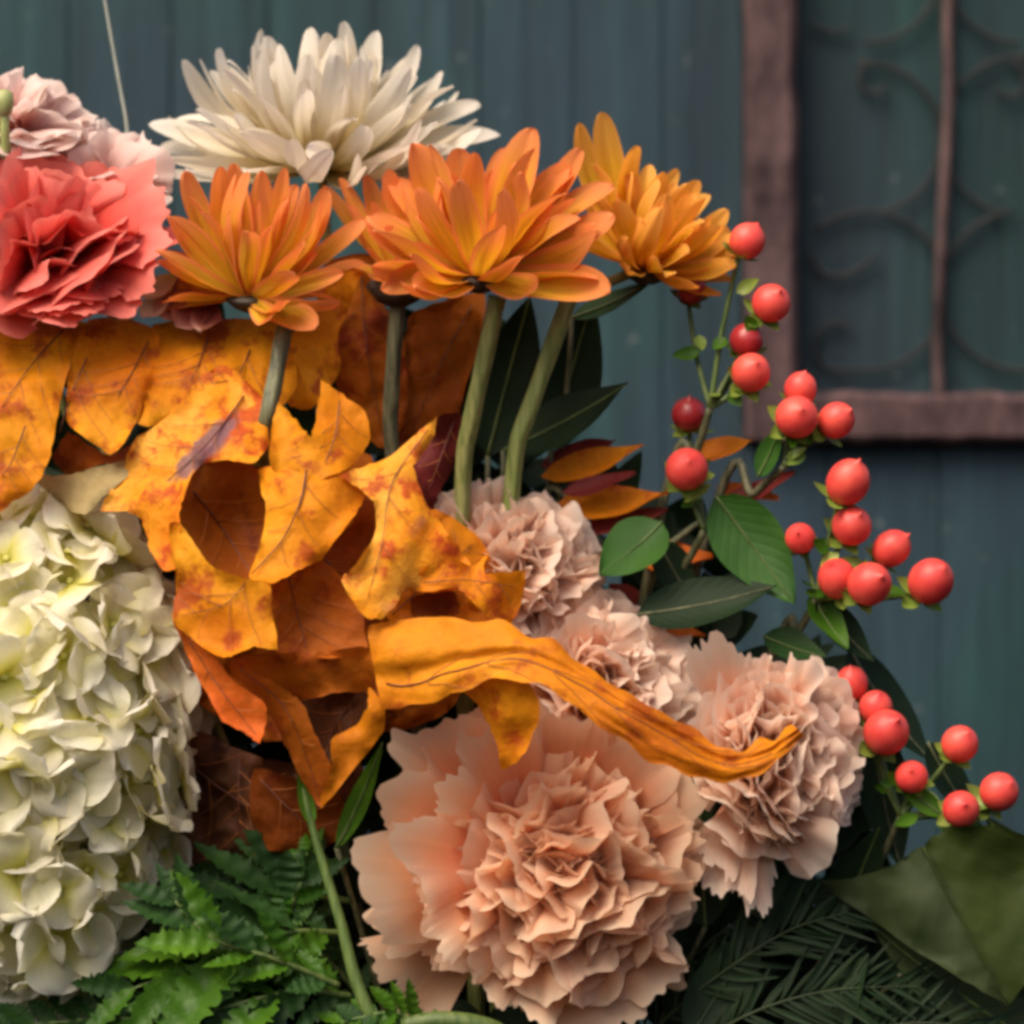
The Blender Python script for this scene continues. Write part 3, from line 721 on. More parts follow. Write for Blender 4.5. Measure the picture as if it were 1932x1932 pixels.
# big peach carnation in front
carnation('largest peach carnation, facing the viewer at the bottom with wide smooth outer petals', (1065, 1650, -110), 255, vec(0.14, 0.02, 0.98), 'peach', 5, 0.020, 0.8, (0, 10, 16, 84), inner_amp=0.118, outer_amp=0.055, depth=0.62, lens=(1.1, 1.03, 1.0, 1.0), wv_out=2.9, wv=(2.8, 3.6, 4.8, 5.6), curls=(0.12, 0.18, 0.26, 0.26),
    extra=[(785, 1440, -170, 50, 0.085, 0.3, -0.2, 0.95), (735, 1550, -130, 46, 0.08, 0.4, 0.0, 0.95), (700, 1655, -185, 48, 0.075, 0.2, 0.15, 0.95), (738, 1760, -120, 44, 0.085, 0.25, 0.25, 0.95), (780, 1600, -230, 40, 0.07, 0.45, 0.1, 0.9), (800, 1720, -220, 38, 0.08, 0.4, 0.2, 0.9), (725, 1880, -70, 34, 0.08, 0.25, 0.2, 0.95),
           (850, 1365, -185, 42, 0.085, 0.25, -0.3, 0.95), (900, 1400, -235, 40, 0.07, 0.3, -0.1, 0.9), (950, 1345, -140, 46, 0.085, 0.05, -0.2, 0.97), (1080, 1345, -140, 54, 0.05, 0, -0.2, 0.97), (1190, 1395, -130, 50, 0.05, -0.1, -0.2, 0.97),
           (1300, 1480, -110, 46, 0.04, -0.2, -0.1, 0.97), (1308, 1590, -110, 46, 0.04, -0.2, 0, 0.97), (1285, 1730, -110, 44, 0.05, -0.2, 0.1, 0.97),
           (890, 1860, -120, 50, 0.05, 0.1, 0.25, 0.95), (1010, 1915, -120, 50, 0.06, 0, 0.25, 0.95), (1130, 1945, -100, 56, 0.04, 0, 0.2, 0.97), (1230, 1870, -90, 54, 0.04, -0.1, 0.15, 0.97)])
# side-on ruffled ones behind it
carnation('pale peach carnation with finely ruffled edges beneath the green stems, between leaf and berries', (985, 1060, 60), 182, vec(0.42, 0.42, 0.70), 'pale_peach', 15, 0.010, 0.6, (8, 12, 22, 50), inner_amp=0.10, outer_amp=0.07, depth=0.55, lens=(0.98, 0.98, 0.97, 0.98), wv=(3.4, 4.2, 5.4, 6.0), curls=(0.16, 0.2, 0.22, 0.24))
carnation('pale peach carnation half hidden under the long curled orange leaf', (1150, 1270, 20), 182, vec(0.50, 0.45, 0.62), 'pale_peach', 16, 0.010, 0.6, (8, 12, 22, 50), inner_amp=0.10, outer_amp=0.07, depth=0.55, lens=(0.98, 0.98, 0.97, 0.98), wv=(3.4, 4.2, 5.4, 6.0), curls=(0.16, 0.2, 0.22, 0.24))
carnation('pale peach carnation turned to the wall, rightmost of the carnations, next to the lower berries', (1490, 1432, -60), 205, vec(0.60, 0.14, 0.74), 'pale_peach', 17, 0.010, 0.6, (8, 12, 24, 56), inner_amp=0.095, outer_amp=0.06, depth=0.6, lens=(0.96, 0.97, 0.97, 0.98), wv=(3.2, 4.0, 5.2, 5.8), curls=(0.14, 0.18, 0.22, 0.24),
    extra=[(1345, 1225, -90, 34, 0.05, -0.2, 0.3, 0.9), (1375, 1690, -90, 34, 0.08, -0.2, 0.1, 0.9), (1420, 1700, -70, 26, 0.08, -0.1, 0.1, 0.95), (1340, 1640, -80, 30, 0.06, -0.2, 0.1, 0.9)])
# coral
carnation('coral red carnation at the left edge above the yellow leaf', (85, 425, -40), 215, vec(0.10, 0.52, 0.84), 'coral', 8, 0.018, 0.55, (7, 7, 9, 14), inner_amp=0.12, outer_amp=0.085, depth=0.6, wv=(1.4, 1.6, 1.8, 2.2), curls=(0.05, 0.08, 0.2, 0.3),
    extra=[(330, 475, -60, 50, 0.05, -0.1, 0.7, 0.7), (300, 390, -60, 50, 0.06, -0.1, 0.4, 0.9), (190, 570, -120, 50, 0.05, 0, 0.8, 0.6), (80, 580, -140, 54, 0.04, 0, 0.8, 0.6)])
# pale pinks
pk, _, _ = carnation('pale pink carnation at the upper left corner with a pale green calyx in front', (30, 205, 150), 150, vec(0.12, 0.80, 0.32), 'pale_pink', 41, 0.012, 0.5, (7, 9, 10, 10), inner_amp=0.1, outer_amp=0.08, stem=False, calyx=None, wv=(1.5, 1.8, 2.2, 2.4))
v, f, uv = lathe(PX(8, 215, 0), vec(0, 1, 0.1), [(5 * S, -8 * S), (14 * S, 0), (19 * S, 18 * S), (17 * S, 40 * S), (6 * S, 46 * S)], 12); obj('calyx', v, f, M['calyx_green'], pk, uv=uv)
v, f, uv = tube(np.array([PX(9, 215, 0), PX(14, 290, 20), PX(60, 500, 120), GATHER]), 9 * S, 8, 20); obj('stem', v, f, M['calyx_green'], pk, uv=uv)
carnation('pale pink carnation between the coral carnation and the cream chrysanthemum', (215, 310, 140), 125, vec(0.25, 0.6, 0.5), 'pale_pink', 42, 0.012, 0.5, (7, 8, 6, 5), inner_amp=0.1, outer_amp=0.09, stem=False, wv=(1.4, 1.6, 2.0, 2.2))
t = thing('blossom', 'dusky pink blossom squeezed between the coral carnation and the first orange chrysanthemum', 'flower', loc=PX(330, 570, 30))
for k, (bx, by, tx, ty, td, w) in enumerate([(400, 560, 290, 590, 0, 34), (400, 565, 330, 615, -30, 32), (390, 560, 300, 545, 40, 30), (400, 570, 380, 622, -40, 30), (330, 520, 258, 560, -40, 26), (320, 540, 270, 600, -30, 22)]):
    v, f, uv = blade(PX(bx, by, 50), PX(tx, ty, td), vec(0.1, 0.5, 0.8), w * S, prof_round, 0.4, 0.08, seed=k, ruf=0.2); obj('petal', v, f, M['dusky' if k < 4 else 'white_petal'], t, uv=uv)

# ------------------------------------------------------------------ hydrangea
HC = PX(85, 1420, 60)
hy = thing('hydrangea', 'cream and lime hydrangea head filling the lower left edge', 'flower', loc=HC)
RX, RY, RZ = 282 * S, 470 * S, 300 * S
r = np.random.default_rng(52)
core = []
pts = []
tries = 0
while len(pts) < 170 and tries < 20000:
    tries += 1
    n = unit(r.normal(size=3)); 
    if n[1] > 0.35: continue
    p = np.array([n[0] * RX * (1 - 0.22 * max(0, -n[2]) ** 2 - (0.12 if n[2] < -0.2 else 0)), n[1] * RZ, n[2] * RY])
    if all(np.linalg.norm(p - q) > 60 * S for q, _ in pts): pts.append((p, n))
for p, n in pts:
    nn = unit(np.array([n[0] / RX, n[1] / RZ, n[2] / RY]))
    A_, X, Y = frame(unit(nn + 0.36 * r.normal(size=3)))
    fc = HC + p * r.uniform(0.84, 1.02)
    fl = bpy.data.objects.new('floret', None); COL.objects.link(fl); fl.empty_display_size = 0.004
    fl.parent = hy; fl.location = Vector(fc - HC)
    off = r.uniform(0, 6.28); sz = r.uniform(60, 106) * S
    for k in range(4):
        az = off + math.pi / 2 * k + r.uniform(-0.18, 0.18)
        rad = X * math.cos(az) + Y * math.sin(az)
        th = math.radians(r.uniform(58, 88))
        d = rad * math.sin(th) + A_ * math.cos(th); nr = A_ * math.sin(th) - rad * math.cos(th)
        v, f, uv = blade(fc + rad * 4 * S, fc + d * sz, nr, sz * r.uniform(0.56, 0.72), prof_round, r.uniform(-0.08, 0.22), r.uniform(-0.06, 0.06), r.uniform(-0.2, 0.2), 9, 10, ruf=r.uniform(0.10, 0.26), tipcurl=r.uniform(-0.22, 0.2), seed=int(r.integers(1e6)))
        obj('petal', v, f, M['hydrangea'], fl, uv=uv)
    v, f, uv = lathe(fc - A_ * 3 * S, A_, [(1.5 * S, 0), (6 * S, 2 * S), (7.5 * S, 6 * S), (5 * S, 10 * S), (1 * S, 11 * S)], 10)
    obj('eye', v, f, M['hydrangea_bud'], fl, uv=uv)
    core.append(fc)
mb = MB()
for fc in core:
    v, f, uv = tube(np.array([fc, HC + (fc - HC) * 0.5 + np.array([0.002, 0, -0.004]), HC + np.array([0, 0.01, -0.02])]), (5 * S, 8 * S), 6, 8); mb.add(v, f, uv)
mb.build('stalk', M['hydrangea_core'], hy)
stem_to(hy, HC + np.array([0, 0.01, -0.02]), [], 18)

# ------------------------------------------------------------------ autumn leaves
GL = 'dry autumn leaves crumpled in the bouquet'
def leaf_thing(label, loc, group=GL): return thing('autumn_leaf', label, 'leaf', group, loc=PX(*loc))
def fold(parent, outline, mat, inner=(), veins=(), seed=0, crumple=6, sharp=(), name='lobe', vr=2.2):
    v, f, uv, fn = patch(outline, inner, seed=seed, crumple=crumple, sharp=sharp)
    obj(name, v, f, M[mat], parent, uv=uv)
    ol = np.asarray(outline, float)[:, :2]
    def inside_ol(p):
        c = False; j = len(ol) - 1
        for i in range(len(ol)):
            if (ol[i][1] > p[1]) != (ol[j][1] > p[1]) and p[0] < (ol[j][0] - ol[i][0]) * (p[1] - ol[i][1]) / (ol[j][1] - ol[i][1]) + ol[i][0]: c = not c
            j = i
        return c
    for p in veins:
        v, f, uv = vein_tube(fn, p, vr * 0.75); obj('vein', v, f, M['vein'], parent, uv=uv)
        q = smoothpath(np.asarray(p, float)[:, :2], 30); sd = 1
        for i in range(4, 27, 4):
            T = unit(q[i + 1] - q[i - 1]); sd = -sd
            nn = np.array([-T[1], T[0]]) * sd; ln = 0
            while ln < 95 and inside_ol(q[i] + (T * 0.75 + nn) * (ln + 9)): ln += 6
            if ln > 14:
                e = q[i] + (T * 0.75 + nn) * ln; m = (q[i] + e) / 2 + T * ln * 0.08
                v, f, uv = vein_tube(fn, [q[i], m, e], 0.9, 2.0); obj('vein', v, f, M['vein_fine'], parent, uv=uv)

# long yellow leaf at the left edge
L1 = leaf_thing('broad yellow leaf with dark side veins under the coral carnation at the left edge', (250, 720, -80))
fold(L1, [(-60, 590, 40), (120, 603, 40), (170, 615, 30), (130, 690, -40), (110, 780, -90), (95, 860, -130), (60, 925, -140), (0, 965, -130), (-70, 1010, -120)], 'autumn', [(50, 700, -60), (0, 820, -110)], [Z4([(330, 70), (150, 270), (10, 470)]), Z4([(120, 560), (60, 720), (10, 800)])], 1, 10)
fold(L1, [(165, 606, 30), (235, 600, 30), (300, 628, 20), (290, 700, -40), (262, 790, -90), (212, 858, -120), (175, 835, -110), (125, 792, -70), (130, 690, -40)], 'autumn', [(210, 720, -75)], [Z4([(410, 240), (340, 400), (280, 590)]), Z4([(700, 160), (610, 330), (555, 420)])], 2, 8)
fold(L1, [(290, 612, 60), (420, 600, 80), (540, 606, 80), (560, 730, -10), (500, 790, -60), (400, 800, -80), (320, 800, -95), (258, 800, -95), (285, 700, -50)], 'autumn', [(400, 700, -50)], [Z4([(980, 150), (940, 260), (900, 350)]), Z4([(1180, 200), (1120, 330), (1040, 420)])], 3, 8)
fold(L1, Z4([(250, 700, -60), (320, 590, -30), (420, 650, 0), (520, 700, 10), (640, 640, 0), (720, 600, -30), (640, 740, -80), (480, 740, -60), (340, 800, -20), (280, 760, -20)]), 'autumn_brown_and_shade', (), (), 4, 5)

# mottled leaf with purple blotches
L2 = leaf_thing('mottled orange leaf with purple blotches touching the hydrangea', (350, 880, -130))
fold(L2, Z4([(620, 640, -95), (830, 480, -90), (900, 380, -70), (1040, 270, -40), (1150, 330, -50), (1240, 440, -80), (1270, 640, -140), (1200, 735, -160), (1080, 720, -165), (940, 745, -170), (870, 880, -190), (850, 1000, -200), (850, 1120, -200), (830, 1230, -190), (765, 1240, -180), (700, 1120, -165), (670, 1010, -150), (590, 960, -130), (470, 960, -100), (520, 860, -100), (590, 760, -100)]), 'autumn_mottled', [Z4([(800, 760, -150)])[0], Z4([(1050, 520, -105)])[0]], [Z4([(1150, 420), (980, 640), (790, 820)])], 5, 10, vr=3)
fold(L2, Z4([(160, 800, -30), (330, 790, -40), (480, 750, -60), (620, 720, -80), (600, 800, -110), (480, 900, -110), (400, 980, -110), (300, 940, -60)]), 'tan_leaf', (), (), 6, 5, name='leaf_back')

# maple leaf, centre
L3 = leaf_thing('curled maple leaf with pointed yellow lobes and a dark hollow, centre of the bouquet', (540, 960, -200))
fold(L3, Z5([(500, 470, -170), (490, 300, -150), (525, 180, -130), (600, 260, -150), (660, 330, -165), (690, 200, -140), (700, 90, -110), (790, 150, -110), (880, 220, -110), (910, 340, -130), (850, 430, -160), (780, 480, -185), (640, 520, -200)]), 'autumn', [Z5([(770, 300, -150)])[0], Z5([(570, 400, -180)])[0]], [Z5([(780, 180), (760, 330), (700, 480)])], 7, 8, sharp=(2, 6))
# lit front face of the hollow
fold(L3, Z5([(440, 470, -170), (520, 450, -190), (640, 480, -205), (780, 480, -200), (890, 560, -170), (850, 650, -200), (740, 790, -235), (700, 850, -240), (600, 890, -245), (500, 940, -255), (400, 915, -250), (440, 800, -225), (470, 640, -190)]), 'autumn_deep', [Z5([(620, 640, -235)])[0]], [Z5([(640, 470), (615, 600), (540, 760), (410, 905)])], 8, 6, vr=3)
# the hollow itself, its shade painted in as darker brown
fold(L3, Z5([(150, 560, -180), (200, 450, -150), (340, 425, -110), (450, 470, -90), (490, 620, -90), (500, 800, -110), (410, 930, -150), (260, 890, -170), (160, 780, -190), (105, 680, -195)]), 'autumn_brown_and_shade', [Z5([(320, 650, -50)])[0], Z5([(380, 800, -80)])[0]], [Z5([(170, 560), (280, 700), (410, 900)])], 9, 5, vr=3)
# right pocket, shade painted in with the same brown as the hollow
fold(L3, Z5([(690, 830, -170), (830, 690, -140), (860, 560, -120), (940, 590, -120), (930, 760, -140), (810, 920, -170), (770, 925, -180)]), 'autumn_brown_and_shade', [Z5([(850, 740, -90)])[0]], [Z5([(720, 840), (760, 900)])], 10, 4, vr=4)
fold(L3, Z5([(780, 490, -175), (890, 450, -160), (1000, 405, -150), (1100, 320, -140), (1185, 245, -130), (1180, 320, -140), (1085, 450, -165), (1150, 620, -190), (1240, 740, -190), (1330, 870, -180), (1350, 950, -170), (1260, 970, -180), (1110, 985, -200), (1060, 960, -220), (1010, 1040, -240), (960, 1090, -250), (880, 1080, -250), (785, 930, -235), (830, 890, -235), (925, 740, -215), (930, 620, -190), (870, 550, -180)]), 'autumn_mottled', [Z5([(1010, 620, -215)])[0], Z5([(1010, 850, -240)])[0]], [Z5([(1150, 300), (1000, 520), (960, 760), (900, 1000)])], 11, 8, sharp=(4, 5, 6), vr=1.8)
# lower left lobe with two points
fold(L3, Z5([(60, 700, -200), (110, 690, -205), (170, 780, -225), (260, 880, -250), (400, 925, -265), (490, 930, -270), (498, 1060, -285), (525, 1225, -300), (420, 1210, -285), (320, 1250, -275), (250, 1240, -260), (80, 1110, -225), (95, 950, -215)]), 'autumn', [Z5([(280, 1060, -262)])[0]], [Z5([(400, 920), (300, 1030), (110, 1080)])], 12, 7, sharp=(5, 7), vr=1.6)
# deep middle, its shading painted in as rust brown
fold(L3, Z5([(490, 930, -225), (600, 880, -215), (700, 840, -190), (790, 925, -190), (890, 1070, -200), (910, 1240, -215), (700, 1260, -200), (515, 1250, -215)]), 'autumn_rust', [Z5([(690, 1050, -165)])[0]], [Z5([(560, 900), (600, 1060), (640, 1220)])], 13, 7)
# red spike
L4 = leaf_thing('narrow red orange leaf tip pointing down beside the hydrangea', (400, 1310, -190))
fold(L4, Z5([(90, 1110, -200), (180, 1190, -215), (260, 1260, -230), (330, 1350, -240), (470, 1450, -255), (470, 1530, -250), (445, 1615, -245), (380, 1570, -235), (290, 1520, -215), (200, 1370, -185), (130, 1220, -175)]), 'autumn_red', [Z5([(300, 1410, -240)])[0]], [Z5([(150, 1190), (290, 1400), (440, 1590)])], 14, 6, sharp=(6,), vr=1.5)

# looped deep-orange leaf below
L5 = leaf_thing('deep orange leaf folded into a loop with a dark opening above the feathery greens', (560, 1330, -150))
fold(L5, Z5([(325, 1260, -180), (500, 1235, -210), (700, 1230, -215), (900, 1215, -220), (930, 1385, -190), (780, 1400, -175), (620, 1435, -170), (540, 1390, -175), (420, 1330, -180)]), 'autumn_rust', [Z5([(650, 1310, -220)])[0]], (), 15, 6)
fold(L5, Z5([(320, 1265, -160), (430, 1320, -200), (540, 1380, -215), (620, 1440, -215), (690, 1600, -205), (745, 1720, -195), (700, 1885, -180), (640, 1790, -175), (560, 1640, -170), (490, 1500, -165), (400, 1420, -150), (330, 1360, -140)]), 'autumn_rust', [Z5([(580, 1520, -215)])[0]], [Z5([(360, 1300), (560, 1480), (700, 1850)])], 16, 5, vr=1.6)
fold(L5, Z5([(900, 1380, -195), (960, 1440, -205), (965, 1560, -195), (840, 1720, -180), (700, 1890, -175), (715, 1800, -180), (745, 1700, -185), (750, 1590, -190), (850, 1540, -200), (900, 1450, -205)]), 'autumn_gold', (), (), 17, 5)
fold(L5, Z5([(600, 1400, -60), (780, 1370, -40), (950, 1380, -60), (940, 1500, -70), (800, 1620, -90), (720, 1740, -110), (660, 1560, -80)]), 'autumn_dark_and_shade', [Z5([(770, 1480, 0)])[0]], [Z5([(850, 1420), (760, 1540), (710, 1700)])], 18, 5)  # gap in the loop: dark sheet painting the shade behind it
fold(L5, Z5([(880, 1070, -230), (920, 1040, -220), (960, 1110, -200), (1060, 1150, -190), (1170, 1240, -185), (1180, 1310, -190), (1100, 1330, -200), (1010, 1460, -215), (950, 1450, -215), (905, 1280, -225)]), 'autumn_brown_and_shade', [Z5([(1000, 1280, -165)])[0]], [Z5([(900, 1090), (930, 1280), (960, 1440)])], 19, 5)

L13 = leaf_thing('rust orange leaf showing through gaps between the maple leaf and the loop below', (560, 1250, 10))
fold(L13, [(330, 1080, 20), (450, 1000, 0), (600, 980, -20), (740, 1010, -40), (860, 1080, -60), (900, 1200, -60), (860, 1330, -40), (760, 1380, 0), (640, 1370, 20), (500, 1400, 30), (380, 1330, 40), (340, 1200, 40)], 'autumn_rust', [(600, 1180, -70), (500, 1300, 50), (760, 1250, -90)], [[(380, 1100), (560, 1220), (760, 1360)], [(620, 1000), (640, 1150), (660, 1340)]], 41, 30)
fold(L13, [(300, 780, 0), (430, 800, 0), (560, 830, 0), (700, 860, 0), (720, 980, -20), (560, 1020, 0), (400, 1000, 0), (300, 920, 10)], 'autumn_rust', [(500, 900, 40)], (), 42, 20)
L14 = leaf_thing('orange leaf tucked between the golden curled leaf and the green stems', (820, 1080, -40))
fold(L14, [(720, 1000, -60), (820, 960, -40), (900, 1010, -30), (960, 1100, -40), (940, 1180, -80), (840, 1200, -110), (740, 1180, -110), (690, 1100, -90)], 'autumn_deep', [(830, 1080, -110)], [[(740, 1160), (830, 1080), (900, 1020)]], 43, 22)
# small curled tip by the ruffled carnation
L6 = leaf_thing('small curled amber leaf tip lying on the ruffled peach carnation', (900, 1100, -200))
fold(L6, Z5([(1090, 960, -200), (1130, 880, -195), (1260, 840, -190), (1340, 870, -185), (1400, 820, -175), (1390, 900, -190), (1560, 890, -170), (1550, 1000, -175), (1500, 1110, -180), (1400, 1080, -195), (1330, 1010, -205), (1270, 960, -215), (1150, 980, -215)]), 'autumn', [Z5([(1430, 970, -215)])[0]], [Z5([(1130, 940), (1320, 930), (1520, 960)])], 20, 6, sharp=(4, 6), vr=1.5)
fold(L6, Z5([(1080, 1010, -170), (1160, 980, -160), (1260, 980, -150), (1280, 1070, -160), (1180, 1095, -170), (1090, 1090, -180)]), 'autumn_brown_and_shade', [Z5([(1180, 1030, -110)])[0]], (), 21, 3)

# long curled leaf over the carnation
L7 = leaf_thing('long narrow golden leaf curling across the front of the peach carnations', (1150, 1330, -340))
top = np.array([(690, 1180, -215), (800, 1165, -240), (900, 1170, -280), (1000, 1192, -310), (1090, 1245, -330), (1190, 1310, -345), (1285, 1365, -350), (1375, 1412, -350), (1440, 1398, -350), (1495, 1366, -345)], float)
bot = np.array([(720, 1340, -235), (790, 1330, -275), (880, 1300, -330), (985, 1285, -372), (1075, 1335, -385), (1160, 1400, -392), (1250, 1455, -395), (1345, 1490, -392), (1445, 1462, -385), (1518, 1388, -350)], float)
bot[3:-1, 1] -= np.array([4, 8, 10, 12, 14, 12])
def ribbon(top, bot, bulge, nu=21, nv=80, roll=0.0):
    a = smoothpath(top, nv); b = smoothpath(bot, nv); v = []; uv = []
    for j in range(nv):
        for i in range(nu):
            t = i / (nu - 1)
            p = a[j] * (1 - t) + b[j] * t
            w_ = abs(2 * t - 1) ** 3
            p[1] += w_ * 17 * noise.noise(Vector((j * 0.21, 3.0 if t > .5 else 8.0, 1)))
            p[2] -= bulge * math.sin(math.pi * t) * (0.75 + 0.45 * math.sin(j * 0.17)) + 16 * noise.noise(Vector((j * 0.10, t * 2.6, 4))) + 9 * (0.4 - abs(noise.noise(Vector((j * 0.17 + t * 2, t * 6.0, 14)))))
            p[2] += (10 + 16 * math.sin(j * 0.09) ** 2) * math.exp(-((t - 0.45 - 0.16 * math.sin(j * 0.075 + 1)) / 0.10) ** 2)
            v.append(PX(*p)); uv.append((2 * t - 1, j / (nv - 1)))
    return np.array(v), grid_faces(nu, nv), np.array(uv)
v, f, uv = ribbon(top, bot, 22); RB = v; obj('blade', v, f, M['autumn_gold'], L7, uv=uv)
fold(L7, [(860, 1290, -300), (930, 1270, -330), (1000, 1290, -345), (1020, 1340, -325), (1000, 1400, -290), (975, 1440, -270), (945, 1450, -260), (930, 1380, -275), (900, 1330, -285)], 'autumn_deep', [(960, 1350, -325)], (), 22, 6)
VG = v.reshape(-1, 3)
def on_ribbon(js, ts):
    G = RB.reshape(80, 21, 3)
    return np.array([G[int(min(79, max(0, j))), int(min(20, max(0, round(t * 20))))] + np.array([0, -2.2 * S, 0]) for j, t in zip(js, ts)])
jj = np.linspace(2, 74, 40)
v, f, uv = tube(smoothpath(on_ribbon(jj, 0.45 + 0.16 * np.sin(jj * 0.075 + 1) + 0.12)[::2], 40), (1.7 * S, 0.9 * S), 5, smooth=False); obj('vein', v, f, M['vein'], L7, uv=uv)
for j0 in (10, 20, 31, 42, 52, 61):
    for sg in (-1, 1):
        t0 = 0.57 + 0.16 * math.sin(j0 * 0.075 + 1); q = np.linspace(0, 1, 8)
        v, f, uv = tube(smoothpath(on_ribbon(j0 + 10 * q, t0 + sg * 0.34 * q), 10), (1.0 * S, 0.5 * S), 5, smooth=False); obj('vein', v, f, M['vein_fine'], L7, uv=uv)

# brown leaves between the stems, dark leaves below
L8 = leaf_thing('rusty brown leaf standing behind the green flower stems', (760, 680, 190))
fold(L8, [(610, 500, 160), (700, 480, 180), (720, 560, 170), (760, 640, 160), (770, 760, 150), (740, 850, 140), (680, 820, 140), (640, 740, 150), (600, 640, 160)], 'autumn_rust', [(690, 660, 110)], [[(680, 500), (690, 640), (720, 820)]], 23, 10)
fold(L8, [(770, 600, 190), (850, 560, 200), (915, 555, 210), (910, 640, 200), (880, 720, 190), (860, 800, 180), (800, 850, 170), (740, 840, 170), (760, 720, 170)], 'autumn_rust', [(830, 680, 150)], [[(890, 575), (830, 690), (770, 830)]], 24, 10)
L9 = leaf_thing('tan yellow leaf piece upright next to the nearest stem of the first orange chrysanthemum', (600, 700, 60))
fold(L9, [(545, 640, 60), (600, 560, 80), (640, 500, 90), (690, 500, 100), (640, 620, 80), (640, 700, 40), (590, 770, 20), (540, 760, 20)], 'autumn', [(600, 660, 20)], (), 25, 8)
L10 = leaf_thing('burgundy leaf leaning against the middle green stem', (840, 850, 30))
fold(L10, Z5([(1080, 470, 20), (1140, 360, 30), (1200, 240, 40), (1290, 230, 60), (1300, 330, 60), (1260, 450, 50), (1200, 560, 30), (1170, 640, 20), (1120, 570, 10)]), 'burgundy', [Z5([(1190, 430, 0)])[0]], [Z5([(1260, 260), (1150, 560)])], 26, 6)
L11 = leaf_thing('dark brown shrivelled leaf in the shade between hydrangea and feathery greens', (480, 1500, 40))
fold(L11, [(300, 1390, 60), (380, 1380, 30), (460, 1420, 10), (560, 1440, 0), (660, 1420, 10), (700, 1480, 30), (640, 1560, 20), (560, 1600, 0), (470, 1630, 10), (380, 1640, 40), (310, 1560, 70)], 'autumn_dark_and_shade', [(480, 1500, -30), (400, 1540, 60)], [[(330, 1420), (450, 1510), (600, 1580)], [(450, 1430), (450, 1600)]], 27, 26)
fold(L11, [(480, 1450, -60), (560, 1470, -80), (640, 1500, -90), (650, 1580, -60), (560, 1610, -40), (500, 1600, -40), (470, 1530, -50)], 'autumn_brown_and_shade', [(560, 1540, -90)], [[(490, 1470), (560, 1540), (620, 1590)]], 28, 12)

# orange and wine-red leaves among the berries
L12 = leaf_thing('blurred orange leaves with wine red edges left of the upper berries', (1160, 900, 180))
for k, (b, tp, w, mt) in enumerate([((1020, 900, 200), (1215, 840, 150), 34, 'autumn_deep'), ((1040, 960, 200), (1262, 930, 140), 40, 'autumn_deep'), ((1020, 880, 230), (1160, 830, 200), 30, 'burgundy'), ((1090, 1000, 190), (1260, 960, 160), 24, 'burgundy'), ((1060, 930, 160), (1200, 890, 120), 22, 'burgundy'), ((1200, 1050, 200), (1345, 1050, 160), 40, 'autumn_red'), ((1150, 1100, 220), (1240, 1230, 200), 44, 'burgundy'), ((1180, 1160, 200), (1330, 1200, 170), 40, 'autumn_red'), ((1300, 860, 170), (1420, 830, 150), 28, 'autumn_deep'), ((1350, 960, 170), (1500, 890, 140), 24, 'burgundy'), ((1350, 920, 190), (1470, 940, 160), 22, 'autumn_red')]):
    v, f, uv = blade(PX(*b), PX(*tp), vec(0, 0.5, 0.85), w * S, prof_leaf, 0.3, 0.06, 0.2, 7, 14, ruf=0.2, seed=k); obj('lobe', v, f, M[mt], L12, uv=uv)
v, f, uv = tube(np.array([PX(1330, 980, 190), PX(1180, 1060, 200), PX(1040, 920, 220), PX(1000, 1100, 300)]), 6 * S, 6, 24); obj('stem', v, f, M['stem_dark'], L12, uv=uv)

# ------------------------------------------------------------------ berry sprigs
def berry(parent, x, y, d, r, A, dark=False, sep=True):
    c = PX(x, y, d); q = r * 0.95 * S; r1 = random.Random(int(x * 3 + y)); el = r1.uniform(0.98, 1.16)
    prof = [(0.05 * q, -q)] + [(q * math.cos(a), q * el * math.sin(a)) for a in np.linspace(-1.3, 1.12, 13)] + [(0.24 * q, 0.99 * el * q), (0.1 * q, 1.08 * el * q), (0.03 * q, (1.05 + r1.uniform(0.05, 0.25)) * el * q)]
    v, f, uv = lathe(c, A, prof, 20)
    b = obj('berry', v, f, M['berry_dark' if dark else 'berry'], parent, uv=uv)
    A, X, Y = frame(A)
    if sep:
        mb = MB(); rr = np.random.default_rng(int(x * 7 + y))
        for k in range(5):
            az = 6.283 * k / 5 + rr.uniform(-.2, .2); rad = X * math.cos(az) + Y * math.sin(az)
            p0 = c - A * q * 0.98 + rad * q * 0.1
            p1 = c - A * q * rr.uniform(0.45, 1.05) + rad * q * rr.uniform(1.15, 1.5)
            v, f, uv = blade(p0, p1, A, q * 0.46, prof_leaf, 0.3, 0.12, 0, 5, 8); mb.add(v, f, uv)
        mb.build('sepals', M['sepal'], b)
    return c - unit(A) * q

